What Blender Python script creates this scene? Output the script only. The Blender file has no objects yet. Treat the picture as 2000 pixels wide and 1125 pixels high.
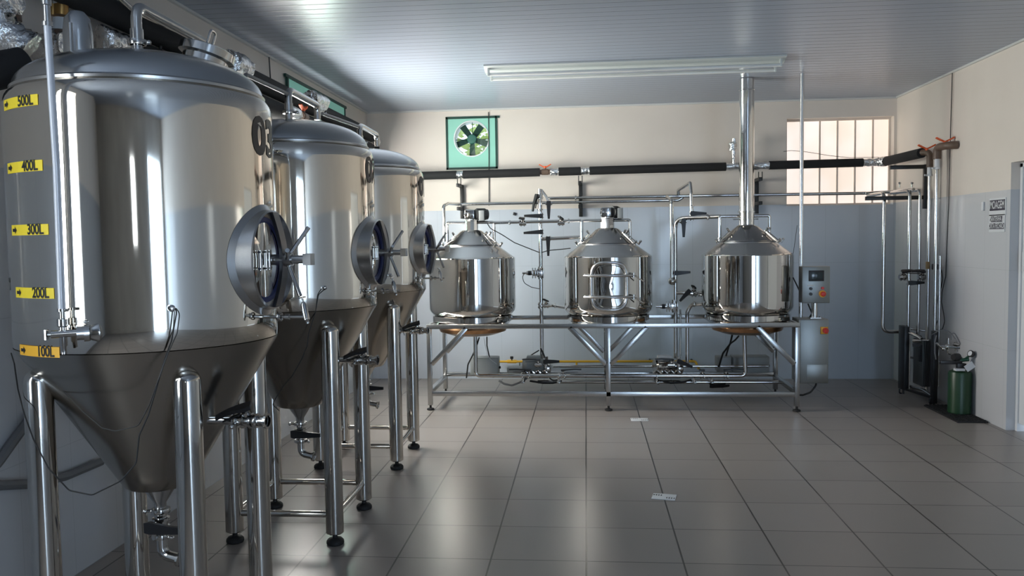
import bpy, bmesh, math, random
from mathutils import Vector, Matrix
random.seed(7)
S = bpy.context.scene
COL = S.collection
PI = math.pi

# ------------------------------------------------------------------ camera
F_PX = 1604.24
CAM = Vector((0.0, 0.0, 1.5105))
def cam_axes(yaw, p, r):
    fwd = Vector((math.sin(yaw)*math.cos(p), math.cos(yaw)*math.cos(p), -math.sin(p)))
    right = Vector((math.cos(yaw), -math.sin(yaw), 0)); up = right.cross(fwd)
    c, s = math.cos(r), math.sin(r)
    return c*right + s*up, -s*right + c*up, fwd
RT, UP, FW = cam_axes(math.radians(-5.172), math.radians(3.3878), math.radians(-.8445))
cd = bpy.data.cameras.new('camera'); cam = bpy.data.objects.new('camera', cd); COL.objects.link(cam)
cd.sensor_width = 36; cd.lens = F_PX/2000*36; cd.clip_start = .05
m = Matrix((RT, UP, -FW)).transposed().to_4x4(); m.translation = CAM
cam.matrix_world = m
S.camera = cam
def ray(x, y): return RT*((x-1000)/F_PX) + UP*((562.5-y)/F_PX) + FW
def at(x, y, Y): d = ray(x, y); return CAM + d*(Y/d.y)
def atx(x, y, X): d = ray(x, y); return CAM + d*(X/d.x)
def atz(x, y, Z): d = ray(x, y); return CAM + d*((Z-CAM.z)/d.z)

# ------------------------------------------------------------------ world, light, exposure
S.view_settings.view_transform = 'Standard'; S.view_settings.look = 'None'
S.view_settings.gamma = 1; S.view_settings.exposure = 0.0
W = bpy.data.worlds.new('sky'); S.world = W; W.use_nodes = True
W.node_tree.nodes['Background'].inputs[0].default_value = (.72, .85, 1, 1)
W.node_tree.nodes['Background'].inputs[1].default_value = 1.7
L_LEFT_FAR = 32.0      # daylight behind the left wall opening near the back corner
L_LEFT_NEAR = 10.0
L_REAR = 9.5
L_REAR_SLIT = 5.0
L_BACK_WIN = .92

# ------------------------------------------------------------------ materials
MATS = {}
def mat(name, col, rough=.5, metal=0, spec=.5, emit=None, es=0, bump=None, mottle=None, coat=0, aniso=0, alpha=None, trans=0):
    if name in MATS: return MATS[name]
    m = bpy.data.materials.new(name); m.use_nodes = True; MATS[name] = m
    nt = m.node_tree; b = nt.nodes['Principled BSDF']
    b.inputs['Base Color'].default_value = (*col, 1); b.inputs['Roughness'].default_value = rough
    b.inputs['Metallic'].default_value = metal; b.inputs['Specular IOR Level'].default_value = spec
    b.inputs['Coat Weight'].default_value = coat; b.inputs['Transmission Weight'].default_value = trans
    if emit: b.inputs['Emission Color'].default_value = (*emit, 1); b.inputs['Emission Strength'].default_value = es
    tc = nt.nodes.new('ShaderNodeTexCoord')
    if mottle:
        sc, amt = mottle
        n = nt.nodes.new('ShaderNodeTexNoise'); n.inputs['Scale'].default_value = sc; n.inputs['Detail'].default_value = 5
        nt.links.new(tc.outputs['Object'], n.inputs['Vector'])
        r = nt.nodes.new('ShaderNodeMapRange'); r.inputs[1].default_value = .3; r.inputs[2].default_value = .7
        r.inputs[3].default_value = 1-amt; r.inputs[4].default_value = 1+amt
        nt.links.new(n.outputs[0], r.inputs[0])
        mx = nt.nodes.new('ShaderNodeVectorMath'); mx.operation = 'SCALE'; mx.inputs[0].default_value = col
        nt.links.new(r.outputs[0], mx.inputs['Scale']); nt.links.new(mx.outputs[0], b.inputs['Base Color'])
    if bump:
        sc, st, dist = bump[:3]; stretch = bump[3] if len(bump) > 3 else (1, 1, 1)
        mp = nt.nodes.new('ShaderNodeMapping'); mp.inputs['Scale'].default_value = stretch
        n = nt.nodes.new('ShaderNodeTexNoise'); n.inputs['Scale'].default_value = sc; n.inputs['Detail'].default_value = 4
        nt.links.new(tc.outputs['Object'], mp.inputs[0]); nt.links.new(mp.outputs[0], n.inputs['Vector'])
        bp = nt.nodes.new('ShaderNodeBump'); bp.inputs['Strength'].default_value = st; bp.inputs['Distance'].default_value = dist
        nt.links.new(n.outputs[0], bp.inputs['Height']); nt.links.new(bp.outputs[0], b.inputs['Normal'])
    return m
M_MIRROR = mat('polished_steel', (.60, .58, .55), .045, 1, bump=(3.0, .12, .004))
M_SHELL = mat('tank_shell_steel', (.80, .75, .675), .055, 1, bump=(2.2, .06, .006))
M_SATIN = mat('satin_steel', (.56, .555, .55), .26, 1, bump=(60, .06, .002))
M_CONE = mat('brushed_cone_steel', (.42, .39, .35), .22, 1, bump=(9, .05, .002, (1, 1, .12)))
M_PIPE = mat('pipe_steel', (.58, .57, .555), .12, 1)
M_DULL = mat('dull_line_steel', (.26, .26, .26), .5, .8)
M_LEG = mat('leg_steel', (.58, .555, .52), .09, 1, bump=(4, .08, .003, (1, 1, .1)))
M_DOME = mat('dome_steel', (.50, .51, .52), .2, 1)
M_FRAME = mat('brushed_frame_steel', (.44, .445, .445), .24, 1, bump=(30, .08, .002))
M_SHEET = mat('sheet_steel', (.27, .28, .275), .42, 1, bump=(14, .06, .002))
M_COPPER = mat('heat_tinted_steel', (.42, .24, .13), .28, 1, mottle=(8, .35))
M_BLACK = mat('black_plastic', (.012, .012, .014), .4)
M_RUBBER = mat('black_rubber', (.010, .010, .011), .65)
M_FOAM = mat('black_foam', (.012, .012, .013), .85, bump=(90, .2, .004))
M_FOIL = mat('crinkled_foil', (.80, .80, .80), .22, 1, bump=(26, .9, .02))
M_BRKT = mat('black_paint', (.010, .010, .010), .45)
M_BRASS = mat('brass', (.42, .25, .09), .35, 1)
M_BROWN = mat('brown_pvc', (.13, .085, .06), .45)
M_ORANGE = mat('orange_plastic', (.75, .11, .02), .45)
M_YEL = mat('yellow_paint', (.72, .40, .03), .45)
M_STICK = mat('yellow_sticker', (.82, .62, .03), .5)
M_INK = mat('black_ink', (.012, .012, .012), .5)
M_NUM = mat('brown_black_vinyl', (.035, .028, .025), .4)
M_GREYPAINT = mat('grey_box_paint', (.28, .30, .30), .45)
M_WHITE = mat('white_paint', (.66, .68, .70), .35)
M_CLEAR = mat('clear_plastic_tube', (.55, .57, .62), .12, 0, coat=.5)
M_BLUE = mat('blue_silicone', (.012, .025, .13), .4)
M_GREENCYL = mat('green_cylinder_paint', (.007, .042, .014), .38)
M_TEAL = mat('green_tarp', (.22, .48, .39), .6, emit=(.28, .62, .50), es=.22)  # weak glow stands in for daylight coming through the sheet
M_TEAL_D = mat('dark_green_tape', (.004, .045, .032), .5)
M_CABLE = mat('black_cable', (.010, .010, .010), .5)
M_GREYCABLE = mat('grey_cable', (.20, .20, .21), .5)
M_SCREEN = mat('dark_screen', (.03, .045, .05), .12)
M_RED = mat('red_plastic', (.55, .02, .01), .35)
M_YBUT = mat('yellow_plastic', (.80, .42, .03), .4)
M_LAMPW = mat('fixture_white', (.66, .70, .68), .3)
M_HOSE = mat('grey_hose', (.16, .16, .165), .5)

# tiled floor
def mat_floor():
    m = bpy.data.materials.new('floor_tiles'); m.use_nodes = True; nt = m.node_tree; b = nt.nodes['Principled BSDF']
    N, L = nt.nodes.new, nt.links.new
    tc = N('ShaderNodeTexCoord'); sp = N('ShaderNodeSeparateXYZ'); L(tc.outputs['Object'], sp.inputs[0])
    def joint(sock, off, w):
        a = N('ShaderNodeMath'); a.operation = 'SUBTRACT'; L(sock, a.inputs[0]); a.inputs[1].default_value = off
        d = N('ShaderNodeMath'); d.operation = 'DIVIDE'; L(a.outputs[0], d.inputs[0]); d.inputs[1].default_value = .45
        f = N('ShaderNodeMath'); f.operation = 'FRACT'; L(d.outputs[0], f.inputs[0])
        s = N('ShaderNodeMath'); s.operation = 'SUBTRACT'; L(f.outputs[0], s.inputs[0]); s.inputs[1].default_value = .5
        ab = N('ShaderNodeMath'); ab.operation = 'ABSOLUTE'; L(s.outputs[0], ab.inputs[0])
        g = N('ShaderNodeMath'); g.operation = 'GREATER_THAN'; L(ab.outputs[0], g.inputs[0]); g.inputs[1].default_value = .5-w
        fl = N('ShaderNodeMath'); fl.operation = 'FLOOR'; L(d.outputs[0], fl.inputs[0])
        return g.outputs[0], fl.outputs[0]
    gx, fx = joint(sp.outputs['X'], -.0118, .0092); gy, fy = joint(sp.outputs['Y'], 3.7805, .0070)
    nn = N('ShaderNodeTexNoise'); nn.inputs['Scale'].default_value = 1.3; nn.inputs['Detail'].default_value = 2; L(tc.outputs['Object'], nn.inputs['Vector'])
    wr = N('ShaderNodeMapRange'); L(nn.outputs[0], wr.inputs[0]); wr.inputs[1].default_value = .38; wr.inputs[2].default_value = .55; wr.inputs[3].default_value = .75; wr.inputs[4].default_value = 1
    mx = N('ShaderNodeMath'); mx.operation = 'MAXIMUM'; L(gx, mx.inputs[0]); L(gy, mx.inputs[1])
    mg = N('ShaderNodeMath'); mg.operation = 'MULTIPLY'; L(mx.outputs[0], mg.inputs[0]); L(wr.outputs[0], mg.inputs[1])
    cb = N('ShaderNodeCombineXYZ'); L(fx, cb.inputs[0]); L(fy, cb.inputs[1])
    wn = N('ShaderNodeTexWhiteNoise'); L(cb.outputs[0], wn.inputs[0])
    n2 = N('ShaderNodeTexNoise'); n2.inputs['Scale'].default_value = 4; n2.inputs['Detail'].default_value = 5; n2.inputs['Roughness'].default_value = .55; L(tc.outputs['Object'], n2.inputs['Vector'])
    cr = N('ShaderNodeValToRGB'); e = cr.color_ramp.elements; e[0].position = .3; e[0].color = (.262, .233, .212, 1); e[1].position = .7; e[1].color = (.268, .238, .217, 1); L(n2.outputs[0], cr.inputs[0])
    vr = N('ShaderNodeMapRange'); L(wn.outputs[0], vr.inputs[0]); vr.inputs[3].default_value = .94; vr.inputs[4].default_value = 1.06
    vm = N('ShaderNodeVectorMath'); vm.operation = 'SCALE'; L(cr.outputs[0], vm.inputs[0]); L(vr.outputs[0], vm.inputs['Scale'])
    mc = N('ShaderNodeMix'); mc.data_type = 'RGBA'; L(mg.outputs[0], mc.inputs[0]); L(vm.outputs[0], mc.inputs[6]); mc.inputs[7].default_value = (.018, .013, .011, 1)
    L(mc.outputs[2], b.inputs['Base Color'])
    rr = N('ShaderNodeMapRange'); L(n2.outputs[0], rr.inputs[0]); rr.inputs[3].default_value = .30; rr.inputs[4].default_value = .30
    L(rr.outputs[0], b.inputs['Roughness'])
    bp = N('ShaderNodeBump'); bp.inputs['Strength'].default_value = .4; bp.inputs['Distance'].default_value = .002; bp.invert = True
    L(mx.outputs[0], bp.inputs['Height']); L(bp.outputs[0], b.inputs['Normal'])
    b.inputs['Specular IOR Level'].default_value = .42
    return m
def mat_ceiling():
    m = bpy.data.materials.new('pvc_slat_ceiling'); m.use_nodes = True; nt = m.node_tree; b = nt.nodes['Principled BSDF']
    N, L = nt.nodes.new, nt.links.new
    tc = N('ShaderNodeTexCoord'); sp = N('ShaderNodeSeparateXYZ'); L(tc.outputs['Object'], sp.inputs[0])
    d = N('ShaderNodeMath'); d.operation = 'MULTIPLY'; L(sp.outputs['Y'], d.inputs[0]); d.inputs[1].default_value = 10
    f = N('ShaderNodeMath'); f.operation = 'FRACT'; L(d.outputs[0], f.inputs[0])
    g = N('ShaderNodeMath'); g.operation = 'LESS_THAN'; L(f.outputs[0], g.inputs[0]); g.inputs[1].default_value = .055
    mc = N('ShaderNodeMix'); mc.data_type = 'RGBA'; L(g.outputs[0], mc.inputs[0]); mc.inputs[6].default_value = (.36, .405, .485, 1); mc.inputs[7].default_value = (.14, .15, .17, 1)
    L(mc.outputs[2], b.inputs['Base Color']); b.inputs['Roughness'].default_value = .33; b.inputs['Specular IOR Level'].default_value = .28
    p = N('ShaderNodeMath'); p.operation = 'PINGPONG'; L(f.outputs[0], p.inputs[0]); p.inputs[1].default_value = .5
    mr = N('ShaderNodeMapRange'); L(p.outputs[0], mr.inputs[0]); mr.inputs[1].default_value = 0; mr.inputs[2].default_value = .08
    bp = N('ShaderNodeBump'); bp.inputs['Strength'].default_value = .5; bp.inputs['Distance'].default_value = .004
    L(mr.outputs[0], bp.inputs['Height']); L(bp.outputs[0], b.inputs['Normal'])
    return m
def mat_wall(name, axis, tile=(.545, .555, .575)):
    """cream paint above, glossy white tiling below z 1.83"""
    m = bpy.data.materials.new(name); m.use_nodes = True; nt = m.node_tree; b = nt.nodes['Principled BSDF']
    N, L = nt.nodes.new, nt.links.new
    tc = N('ShaderNodeTexCoord'); sp = N('ShaderNodeSeparateXYZ'); L(tc.outputs['Object'], sp.inputs[0])
    lo = N('ShaderNodeMath'); lo.operation = 'LESS_THAN'; L(sp.outputs['Z'], lo.inputs[0]); lo.inputs[1].default_value = 1.83
    def jt(sock, size, off, w):
        a = N('ShaderNodeMath'); a.operation = 'SUBTRACT'; L(sock, a.inputs[0]); a.inputs[1].default_value = off
        d = N('ShaderNodeMath'); d.operation = 'DIVIDE'; L(a.outputs[0], d.inputs[0]); d.inputs[1].default_value = size
        f = N('ShaderNodeMath'); f.operation = 'FRACT'; L(d.outputs[0], f.inputs[0])
        g = N('ShaderNodeMath'); g.operation = 'LESS_THAN'; L(f.outputs[0], g.inputs[0]); g.inputs[1].default_value = w
        return g.outputs[0]
    a = jt(sp.outputs[axis], .34, .1, .008); c = jt(sp.outputs['Z'], .61, 0, .0045)
    mx = N('ShaderNodeMath'); mx.operation = 'MAXIMUM'; L(a, mx.inputs[0]); L(c, mx.inputs[1])
    ml = N('ShaderNodeMath'); ml.operation = 'MULTIPLY'; L(mx.outputs[0], ml.inputs[0]); L(lo.outputs[0], ml.inputs[1])
    n = N('ShaderNodeTexNoise'); n.inputs['Scale'].default_value = 2; n.inputs['Detail'].default_value = 6; L(tc.outputs['Object'], n.inputs['Vector'])
    cr = N('ShaderNodeValToRGB'); e = cr.color_ramp.elements; e[0].position = .3; e[0].color = (.67, .605, .54, 1); e[1].position = .7; e[1].color = (.71, .645, .58, 1); L(n.outputs[0], cr.inputs[0])
    m1 = N('ShaderNodeMix'); m1.data_type = 'RGBA'; L(lo.outputs[0], m1.inputs[0]); L(cr.outputs[0], m1.inputs[6]); m1.inputs[7].default_value = (*tile, 1)
    m2 = N('ShaderNodeMix'); m2.data_type = 'RGBA'; L(ml.outputs[0], m2.inputs[0]); L(m1.outputs[2], m2.inputs[6]); m2.inputs[7].default_value = (*[c*.82 for c in tile], 1)
    L(m2.outputs[2], b.inputs['Base Color'])
    r = N('ShaderNodeMapRange'); L(lo.outputs[0], r.inputs[0]); r.inputs[3].default_value = .6; r.inputs[4].default_value = .17
    L(r.outputs[0], b.inputs['Roughness'])
    bp = N('ShaderNodeBump'); bp.inputs['Strength'].default_value = .25; bp.inputs['Distance'].default_value = .002
    L(lo.outputs[0], bp.inputs['Height']); L(bp.outputs[0], b.inputs['Normal'])
    return m
def mat_emit(name, col, s, mott=0):
    m = bpy.data.materials.new(name); m.use_nodes = True; nt = m.node_tree; b = nt.nodes['Principled BSDF']
    b.inputs['Base Color'].default_value = (*[c*.6 for c in col], 1); b.inputs['Roughness'].default_value = .4
    b.inputs['Emission Color'].default_value = (*col, 1); b.inputs['Emission Strength'].default_value = s
    if mott:
        N, L = nt.nodes.new, nt.links.new
        tc = N('ShaderNodeTexCoord'); n = N('ShaderNodeTexNoise'); n.inputs['Scale'].default_value = 2.2; n.inputs['Detail'].default_value = 3
        L(tc.outputs['Object'], n.inputs['Vector'])
        cr = N('ShaderNodeValToRGB'); e = cr.color_ramp.elements; e[0].position = .35; e[0].color = (.88, .74, .62, 1); e[1].position = .6; e[1].color = (1, .90, .84, 1)
        L(n.outputs[0], cr.inputs[0]); L(cr.outputs[0], b.inputs['Emission Color'])
    return m

# ------------------------------------------------------------------ mesh building
def ortho(d):
    d = d.normalized(); h = Vector((0, 0, 1)) if abs(d.z) < .9 else Vector((1, 0, 0))
    a = d.cross(h).normalized(); return a, d.cross(a).normalized()
def V(*a): return Vector(a if len(a) > 1 else a[0])
def fillet(pts, rad, n=6):
    pts = [Vector(p) for p in pts]
    if rad <= 0 or len(pts) < 3: return pts
    out = [pts[0]]
    for i in range(1, len(pts)-1):
        p, a, b = pts[i], pts[i-1]-pts[i], pts[i+1]-pts[i]
        la, lb = a.length, b.length; a.normalize(); b.normalize()
        ang = a.angle(b, PI)
        if ang > 3.1: out.append(p); continue
        t = min(rad/math.tan(ang/2), la*.48, lb*.48)
        p0, p1 = p+a*t, p+b*t
        for k in range(n+1):
            s = k/n; out.append(p0*(1-s)**2 + p*2*s*(1-s) + p1*s*s)
    out.append(pts[-1]); return out
class MB:
    def __init__(s): s.bm = bmesh.new()
    def box(s, c, size, rot=None, bev=0):
        c = Vector(c); hx, hy, hz = [v/2 for v in size]
        b2 = bmesh.new() if bev else s.bm
        vs = [b2.verts.new(Vector((x*hx, y*hy, z*hz))) for x in (-1, 1) for y in (-1, 1) for z in (-1, 1)]
        for f in ((0,1,3,2),(4,6,7,5),(0,4,5,1),(2,3,7,6),(0,2,6,4),(1,5,7,3)): b2.faces.new([vs[i] for i in f])
        if bev:
            bmesh.ops.bevel(b2, geom=b2.edges[:], offset=bev, segments=2, affect='EDGES', profile=.5)
        for v in (b2.verts if bev else vs):
            co = v.co.copy()
            if rot is not None: co = rot @ co
            v.co = co + c
        if bev:
            mp = {v: s.bm.verts.new(v.co) for v in b2.verts}
            for f in b2.faces: s.bm.faces.new([mp[v] for v in f.verts])
            b2.free()
        return s
    def beam(s, p0, p1, w, h, up=(0, 0, 1), bev=0):
        p0, p1 = Vector(p0), Vector(p1); d = (p1-p0); L = d.length; d.normalize()
        u = Vector(up); x = d.cross(u).normalized(); z = x.cross(d).normalized()
        return s.box((p0+p1)/2, (w, L, h), Matrix((x, d, z)).transposed(), bev)
    def tube(s, pts, r, seg=14, fil=0, caps=True, closed=False):
        pts = fillet(pts, fil)
        n = len(pts); rings = []
        d0 = (pts[1]-pts[0]).normalized(); a, b = ortho(d0)
        for i, p in enumerate(pts):
            if closed: d = (pts[(i+1) % n]-pts[i-1]).normalized()
            elif i == 0: d = d0
            elif i == n-1: d = (pts[-1]-pts[-2]).normalized()
            else:
                d = ((pts[i+1]-p).normalized() + (p-pts[i-1]).normalized())
                d = d.normalized() if d.length > 1e-6 else (p-pts[i-1]).normalized()
            a = (a - d*a.dot(d)).normalized(); b = d.cross(a)
            rr = r[i] if isinstance(r, (list, tuple)) else r
            rings.append([s.bm.verts.new(p + (a*math.cos(2*PI*k/seg)+b*math.sin(2*PI*k/seg))*rr) for k in range(seg)])
        for i in range(n if closed else n-1):
            A, B = rings[i], rings[(i+1) % n]
            for k in range(seg): s.bm.faces.new((A[k], A[(k+1) % seg], B[(k+1) % seg], B[k]))
        if caps and not closed:
            s.bm.faces.new(rings[0][::-1]); s.bm.faces.new(rings[-1])
        return s
    def cyl(s, p0, p1, r, seg=20): return s.tube([p0, p1], r, seg)
    def lathe(s, prof, org=(0, 0, 0), axis=(0, 0, 1), seg=48, ang0=0, ang1=2*PI, closed_prof=False):
        """prof: (radius, height) along axis"""
        ax = Vector(axis).normalized(); org = Vector(org)
        if abs(ax.z) > .999: a, b = Vector((1, 0, 0)), Vector((0, 1, 0))*(1 if ax.z > 0 else -1)
        else: a, b = ortho(ax)
        full = abs(ang1-ang0-2*PI) < 1e-6
        cols = seg if full else seg+1; rings = []
        for (r, h) in prof:
            if r < 1e-6: rings.append([s.bm.verts.new(org+ax*h)]); continue
            rings.append([s.bm.verts.new(org+ax*h+(a*math.cos(t)+b*math.sin(t))*r) for t in [ang0+(ang1-ang0)*k/seg for k in range(cols)]])
        pairs = list(zip(rings, rings[1:])) + ([(rings[-1], rings[0])] if closed_prof else [])
        for A, B in pairs:
            for k in range(seg if full else seg):
                k2 = (k+1) % cols
                if len(A) == 1 and len(B) == 1: continue
                if len(A) == 1: s.bm.faces.new((A[0], B[k2], B[k]))
                elif len(B) == 1: s.bm.faces.new((A[k], A[k2], B[0]))
                else: s.bm.faces.new((A[k], A[k2], B[k2], B[k]))
        return s
    def ball(s, c, r, sc=(1, 1, 1), seg=16):
        n0 = len(s.bm.verts)
        bmesh.ops.create_uvsphere(s.bm, u_segments=seg, v_segments=seg//2, radius=r, matrix=Matrix.Translation(Vector(c)) @ Matrix.Diagonal((*sc, 1)))
        return s
    def quad(s, *p): s.bm.faces.new([s.bm.verts.new(Vector(q)) for q in p]); return s
    def build(s, name, material, parent=None, smooth=True, ang=35):
        bmesh.ops.recalc_face_normals(s.bm, faces=s.bm.faces[:])
        me = bpy.data.meshes.new(name)
        if parent is not None: off = ROOT[parent.name]
        else:
            xs = [v.co for v in s.bm.verts]
            off = Vector(((min(c.x for c in xs)+max(c.x for c in xs))/2, (min(c.y for c in xs)+max(c.y for c in xs))/2, min(c.z for c in xs))) if not getattr(s, 'keep', False) else Vector((0, 0, 0))
        for v in s.bm.verts: v.co -= off
        if smooth:
            for f in s.bm.faces: f.smooth = True
            for e in s.bm.edges:
                if len(e.link_faces) == 2 and e.calc_face_angle(0) > math.radians(ang): e.smooth = False
        s.bm.to_mesh(me); s.bm.free(); me.materials.append(material)
        o = bpy.data.objects.new(name, me); COL.objects.link(o)
        if parent is not None: o.parent = parent; ROOT[o.name] = off
        else: o.location = off; ROOT[o.name] = off
        return o
ROOT = {}
def tag(o, label=None, cat=None, group=None, kind=None):
    if label: o['label'] = label
    if cat: o['category'] = cat
    if group: o['group'] = group
    if kind: o['kind'] = kind
    return o
def thing(name, loc, label, cat, group=None):
    o = bpy.data.objects.new(name, None); COL.objects.link(o); o.location = loc; o.empty_display_size = .1
    ROOT[o.name] = Vector(loc); return tag(o, label, cat, group)
def struct(name, mb, material, smooth=False):
    mb.keep = True; return tag(mb.build(name, material, None, smooth), kind='structure')

def text_mesh(txt, size, bold=.012, space=1.0, squeeze=1.0):
    """list of (verts, faces) of flat text centred on the origin in the xy plane"""
    cu = bpy.data.curves.new('lettering', 'FONT'); cu.body = txt; cu.size = size; cu.offset = bold*size
    cu.align_x = 'CENTER'; cu.align_y = 'CENTER'; cu.space_character = space; cu.resolution_u = 4
    o = bpy.data.objects.new('lettering', cu); COL.objects.link(o)
    me = bpy.data.meshes.new_from_object(o.evaluated_get(bpy.context.evaluated_depsgraph_get()))
    vs = [(v.co.x*squeeze, v.co.y) for v in me.vertices]; fs = [tuple(p.vertices) for p in me.polygons]
    bpy.data.objects.remove(o); bpy.data.curves.remove(cu); bpy.data.meshes.remove(me)
    return vs, fs
def put_flat(mb, vs, fs, fn):
    nv = [mb.bm.verts.new(fn(u, v)) for u, v in vs]
    for f in fs:
        try: mb.bm.faces.new([nv[i] for i in f])
        except ValueError: pass

# ------------------------------------------------------------------ room
XL, XR, YB, YR, ZC = -2.349, 3.181, 8.81, -2.6, 2.906
def wall(name, axis, pos, u0, u1, holes, material, thick=.16, sgn=1):
    mb = MB(); us = sorted({u0, u1, *[h[0] for h in holes], *[h[1] for h in holes]}); zs = sorted({0, ZC, *[h[2] for h in holes], *[h[3] for h in holes]})
    for i in range(len(us)-1):
        for j in range(len(zs)-1):
            cu, cz = (us[i]+us[i+1])/2, (zs[j]+zs[j+1])/2
            if any(h[0] < cu < h[1] and h[2] < cz < h[3] for h in holes): continue
            w, h = us[i+1]-us[i], zs[j+1]-zs[j]; p = pos + sgn*thick/2
            mb.box((p, cu, cz) if axis == 'X' else (cu, p, cz), (thick, w, h) if axis == 'X' else (w, thick, h))
    bmesh.ops.remove_doubles(mb.bm, verts=mb.bm.verts[:], dist=1e-5)
    fl = {}
    for f in mb.bm.faces: fl.setdefault(tuple(sorted(v.index for v in f.verts)), []).append(f)
    mb.bm.verts.index_update(); d = {}
    for f in mb.bm.faces: d.setdefault(frozenset(v.index for v in f.verts), []).append(f)
    bmesh.ops.delete(mb.bm, geom=[f for g in d.values() if len(g) > 1 for f in g], context='FACES_ONLY')
    return struct(name, mb, material)
MW_X, MW_Y = mat_wall('wall_finish_x', 'Y'), mat_wall('wall_finish_y', 'X', (.49, .53, .59))  # back-wall tiles tinted bluish, painting the daylight's blue into their colour
WL1 = (.75, 1.6, .95, 2.55); WL2 = (6.05, 7.70, 1.35, 2.32)
wall('wall_left', 'X', XL, YR, YB, [WL1, WL2], MW_X, sgn=-1)
FANH = (-1.47, -.945, 2.285, 2.815); WINB = (2.085, 3.155, 1.815, 2.715)
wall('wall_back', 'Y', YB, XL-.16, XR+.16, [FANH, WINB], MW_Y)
DOOR = (5.2, 6.51, 0, 2.03)
wall('wall_right', 'X', XR, YR, YB, [DOOR], MW_X)
RDOOR = (1.55, 2.95, 0, 2.35); RSLIT = (.05, .42, 1.5, 2.3)
wall('wall_rear', 'Y', YR, XL-.16, XR+.16, [RDOOR, RSLIT], mat('rear_wall_dimmed', (.46, .43, .39), .6, mottle=(2, .1)), sgn=-1)  # cream darkened for dim kettle reflections; backlit shade put into the colour
struct('floor', MB().box(((XL+XR)/2, (YB+YR)/2, -.05), (XR-XL+.3, YB-YR+.3, .1)), mat_floor())
struct('ceiling', MB().box(((XL+XR)/2, (YB+YR)/2, ZC+.05), (XR-XL+.3, YB-YR+.3, .1)), mat_ceiling())
mt = MB()
mt.box(((XL+XR)/2, YB-.01, ZC-.008), (XR-XL, .02, .016)); mt.box((XL+.01, (YB+YR)/2, ZC-.008), (.02, YB-YR-.05, .016)); mt.box((XR-.01, (YB+YR)/2, ZC-.008), (.02, YB-YR-.05, .016))
struct('trim_1', mt, mat('ceiling_trim', (.60, .60, .58), .4))

def window(idx, axis, pos, h, pane_mat, frame_mat, nb, depth, sgn, bars=()):
    u0, u1, z0, z1 = h
    def P(u, z, d): return Vector((pos+sgn*d, u, z)) if axis == 'X' else Vector((u, pos+sgn*d, z))
    def bar(mb, ua, ub, za, zb, d, t):
        c = P((ua+ub)/2, (za+zb)/2, d); mb.box(c, (t, ub-ua, zb-za) if axis == 'X' else (ub-ua, t, zb-za))
    f = MB(); fw = .022
    bar(f, u0, u1, z0, z0+fw, depth, .03); bar(f, u0, u1, z1-fw, z1, depth, .03); bar(f, u0, u0+fw, z0+fw, z1-fw, depth, .03); bar(f, u1-fw, u1, z0+fw, z1-fw, depth, .03)
    for k in range(1, nb):
        u = u0+(u1-u0)*k/nb; bar(f, u-.008, u+.008, z0+fw, z1-fw, depth, .03)
    f.keep = True
    o = tag(f.build('window_%d' % idx, frame_mat, None, False), kind='structure')
    p = MB(); bar(p, u0+fw, u1-fw, z0+fw, z1-fw, depth+.004, .006)
    p.build('pane', pane_mat, o, False)
    return o
M_WF = mat('window_frame_paint', (.42, .36, .32), .5)
M_WFT = mat('window_frame_pale', (.72, .62, .54), .5)
window(1, 'Y', YB, WINB, mat_emit('frosted_pane_pink', (1, .86, .76), L_BACK_WIN, 1), M_WFT, 6, .10, 1)
def mat_far_pane():
    """daylit pane, clear near the camera and green film near the back corner"""
    m = mat_emit('frosted_pane_far', (1, .975, .93), L_LEFT_FAR); nt = m.node_tree; N, L = nt.nodes.new, nt.links.new
    tc = N('ShaderNodeTexCoord'); sp = N('ShaderNodeSeparateXYZ'); L(tc.outputs['Object'], sp.inputs[0])
    r = N('ShaderNodeMapRange'); L(sp.outputs['Y'], r.inputs[0]); r.inputs[1].default_value = 7.42; r.inputs[2].default_value = 7.46
    mx = N('ShaderNodeMix'); mx.data_type = 'RGBA'; L(r.outputs[0], mx.inputs[0]); mx.inputs[6].default_value = (1, .975, .93, 1); mx.inputs[7].default_value = (.50, .80, .68, 1)
    L(mx.outputs[2], nt.nodes['Principled BSDF'].inputs['Emission Color']); return m
window(2, 'X', XL, WL2, mat_far_pane(), M_WF, 3, .10, -1)
window(3, 'X', XL, WL1, mat_emit('frosted_pane_near', (.84, .93, 1), L_LEFT_NEAR), M_WF, 1, .10, -1)
window(4, 'Y', YR, RDOOR, mat_emit('daylit_pane_rear', (.58, .77, 1), L_REAR), M_WF, 2, .10, -1)
window(5, 'Y', YR, RSLIT, mat_emit('daylit_pane_slit', (.80, .90, 1), L_REAR_SLIT), M_WF, 1, .10, -1)

# white sliding door in the right wall
md = MB(); md.box((XR+.10, (DOOR[0]+DOOR[1])/2, 1.025), (.05, DOOR[1]-DOOR[0]-.07, 1.93), bev=.004); md.keep = True
dr = tag(md.build('door_1', M_WHITE, None, False), kind='structure')
mf = MB(); mf.box((XR+.10, DOOR[1]-.0175, 1.01), (.07, .035, 2.02)); mf.box((XR+.10, (DOOR[0]+DOOR[1])/2, 2.01), (.07, DOOR[1]-DOOR[0], .03))
mf.build('door_frame', M_WHITE, dr, False)
mh = MB(); mh.box((XR+.062, 6.40, 1.29), (.04, .03, .15), bev=.006); mh.build('door_handle', M_WHITE, dr)

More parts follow.
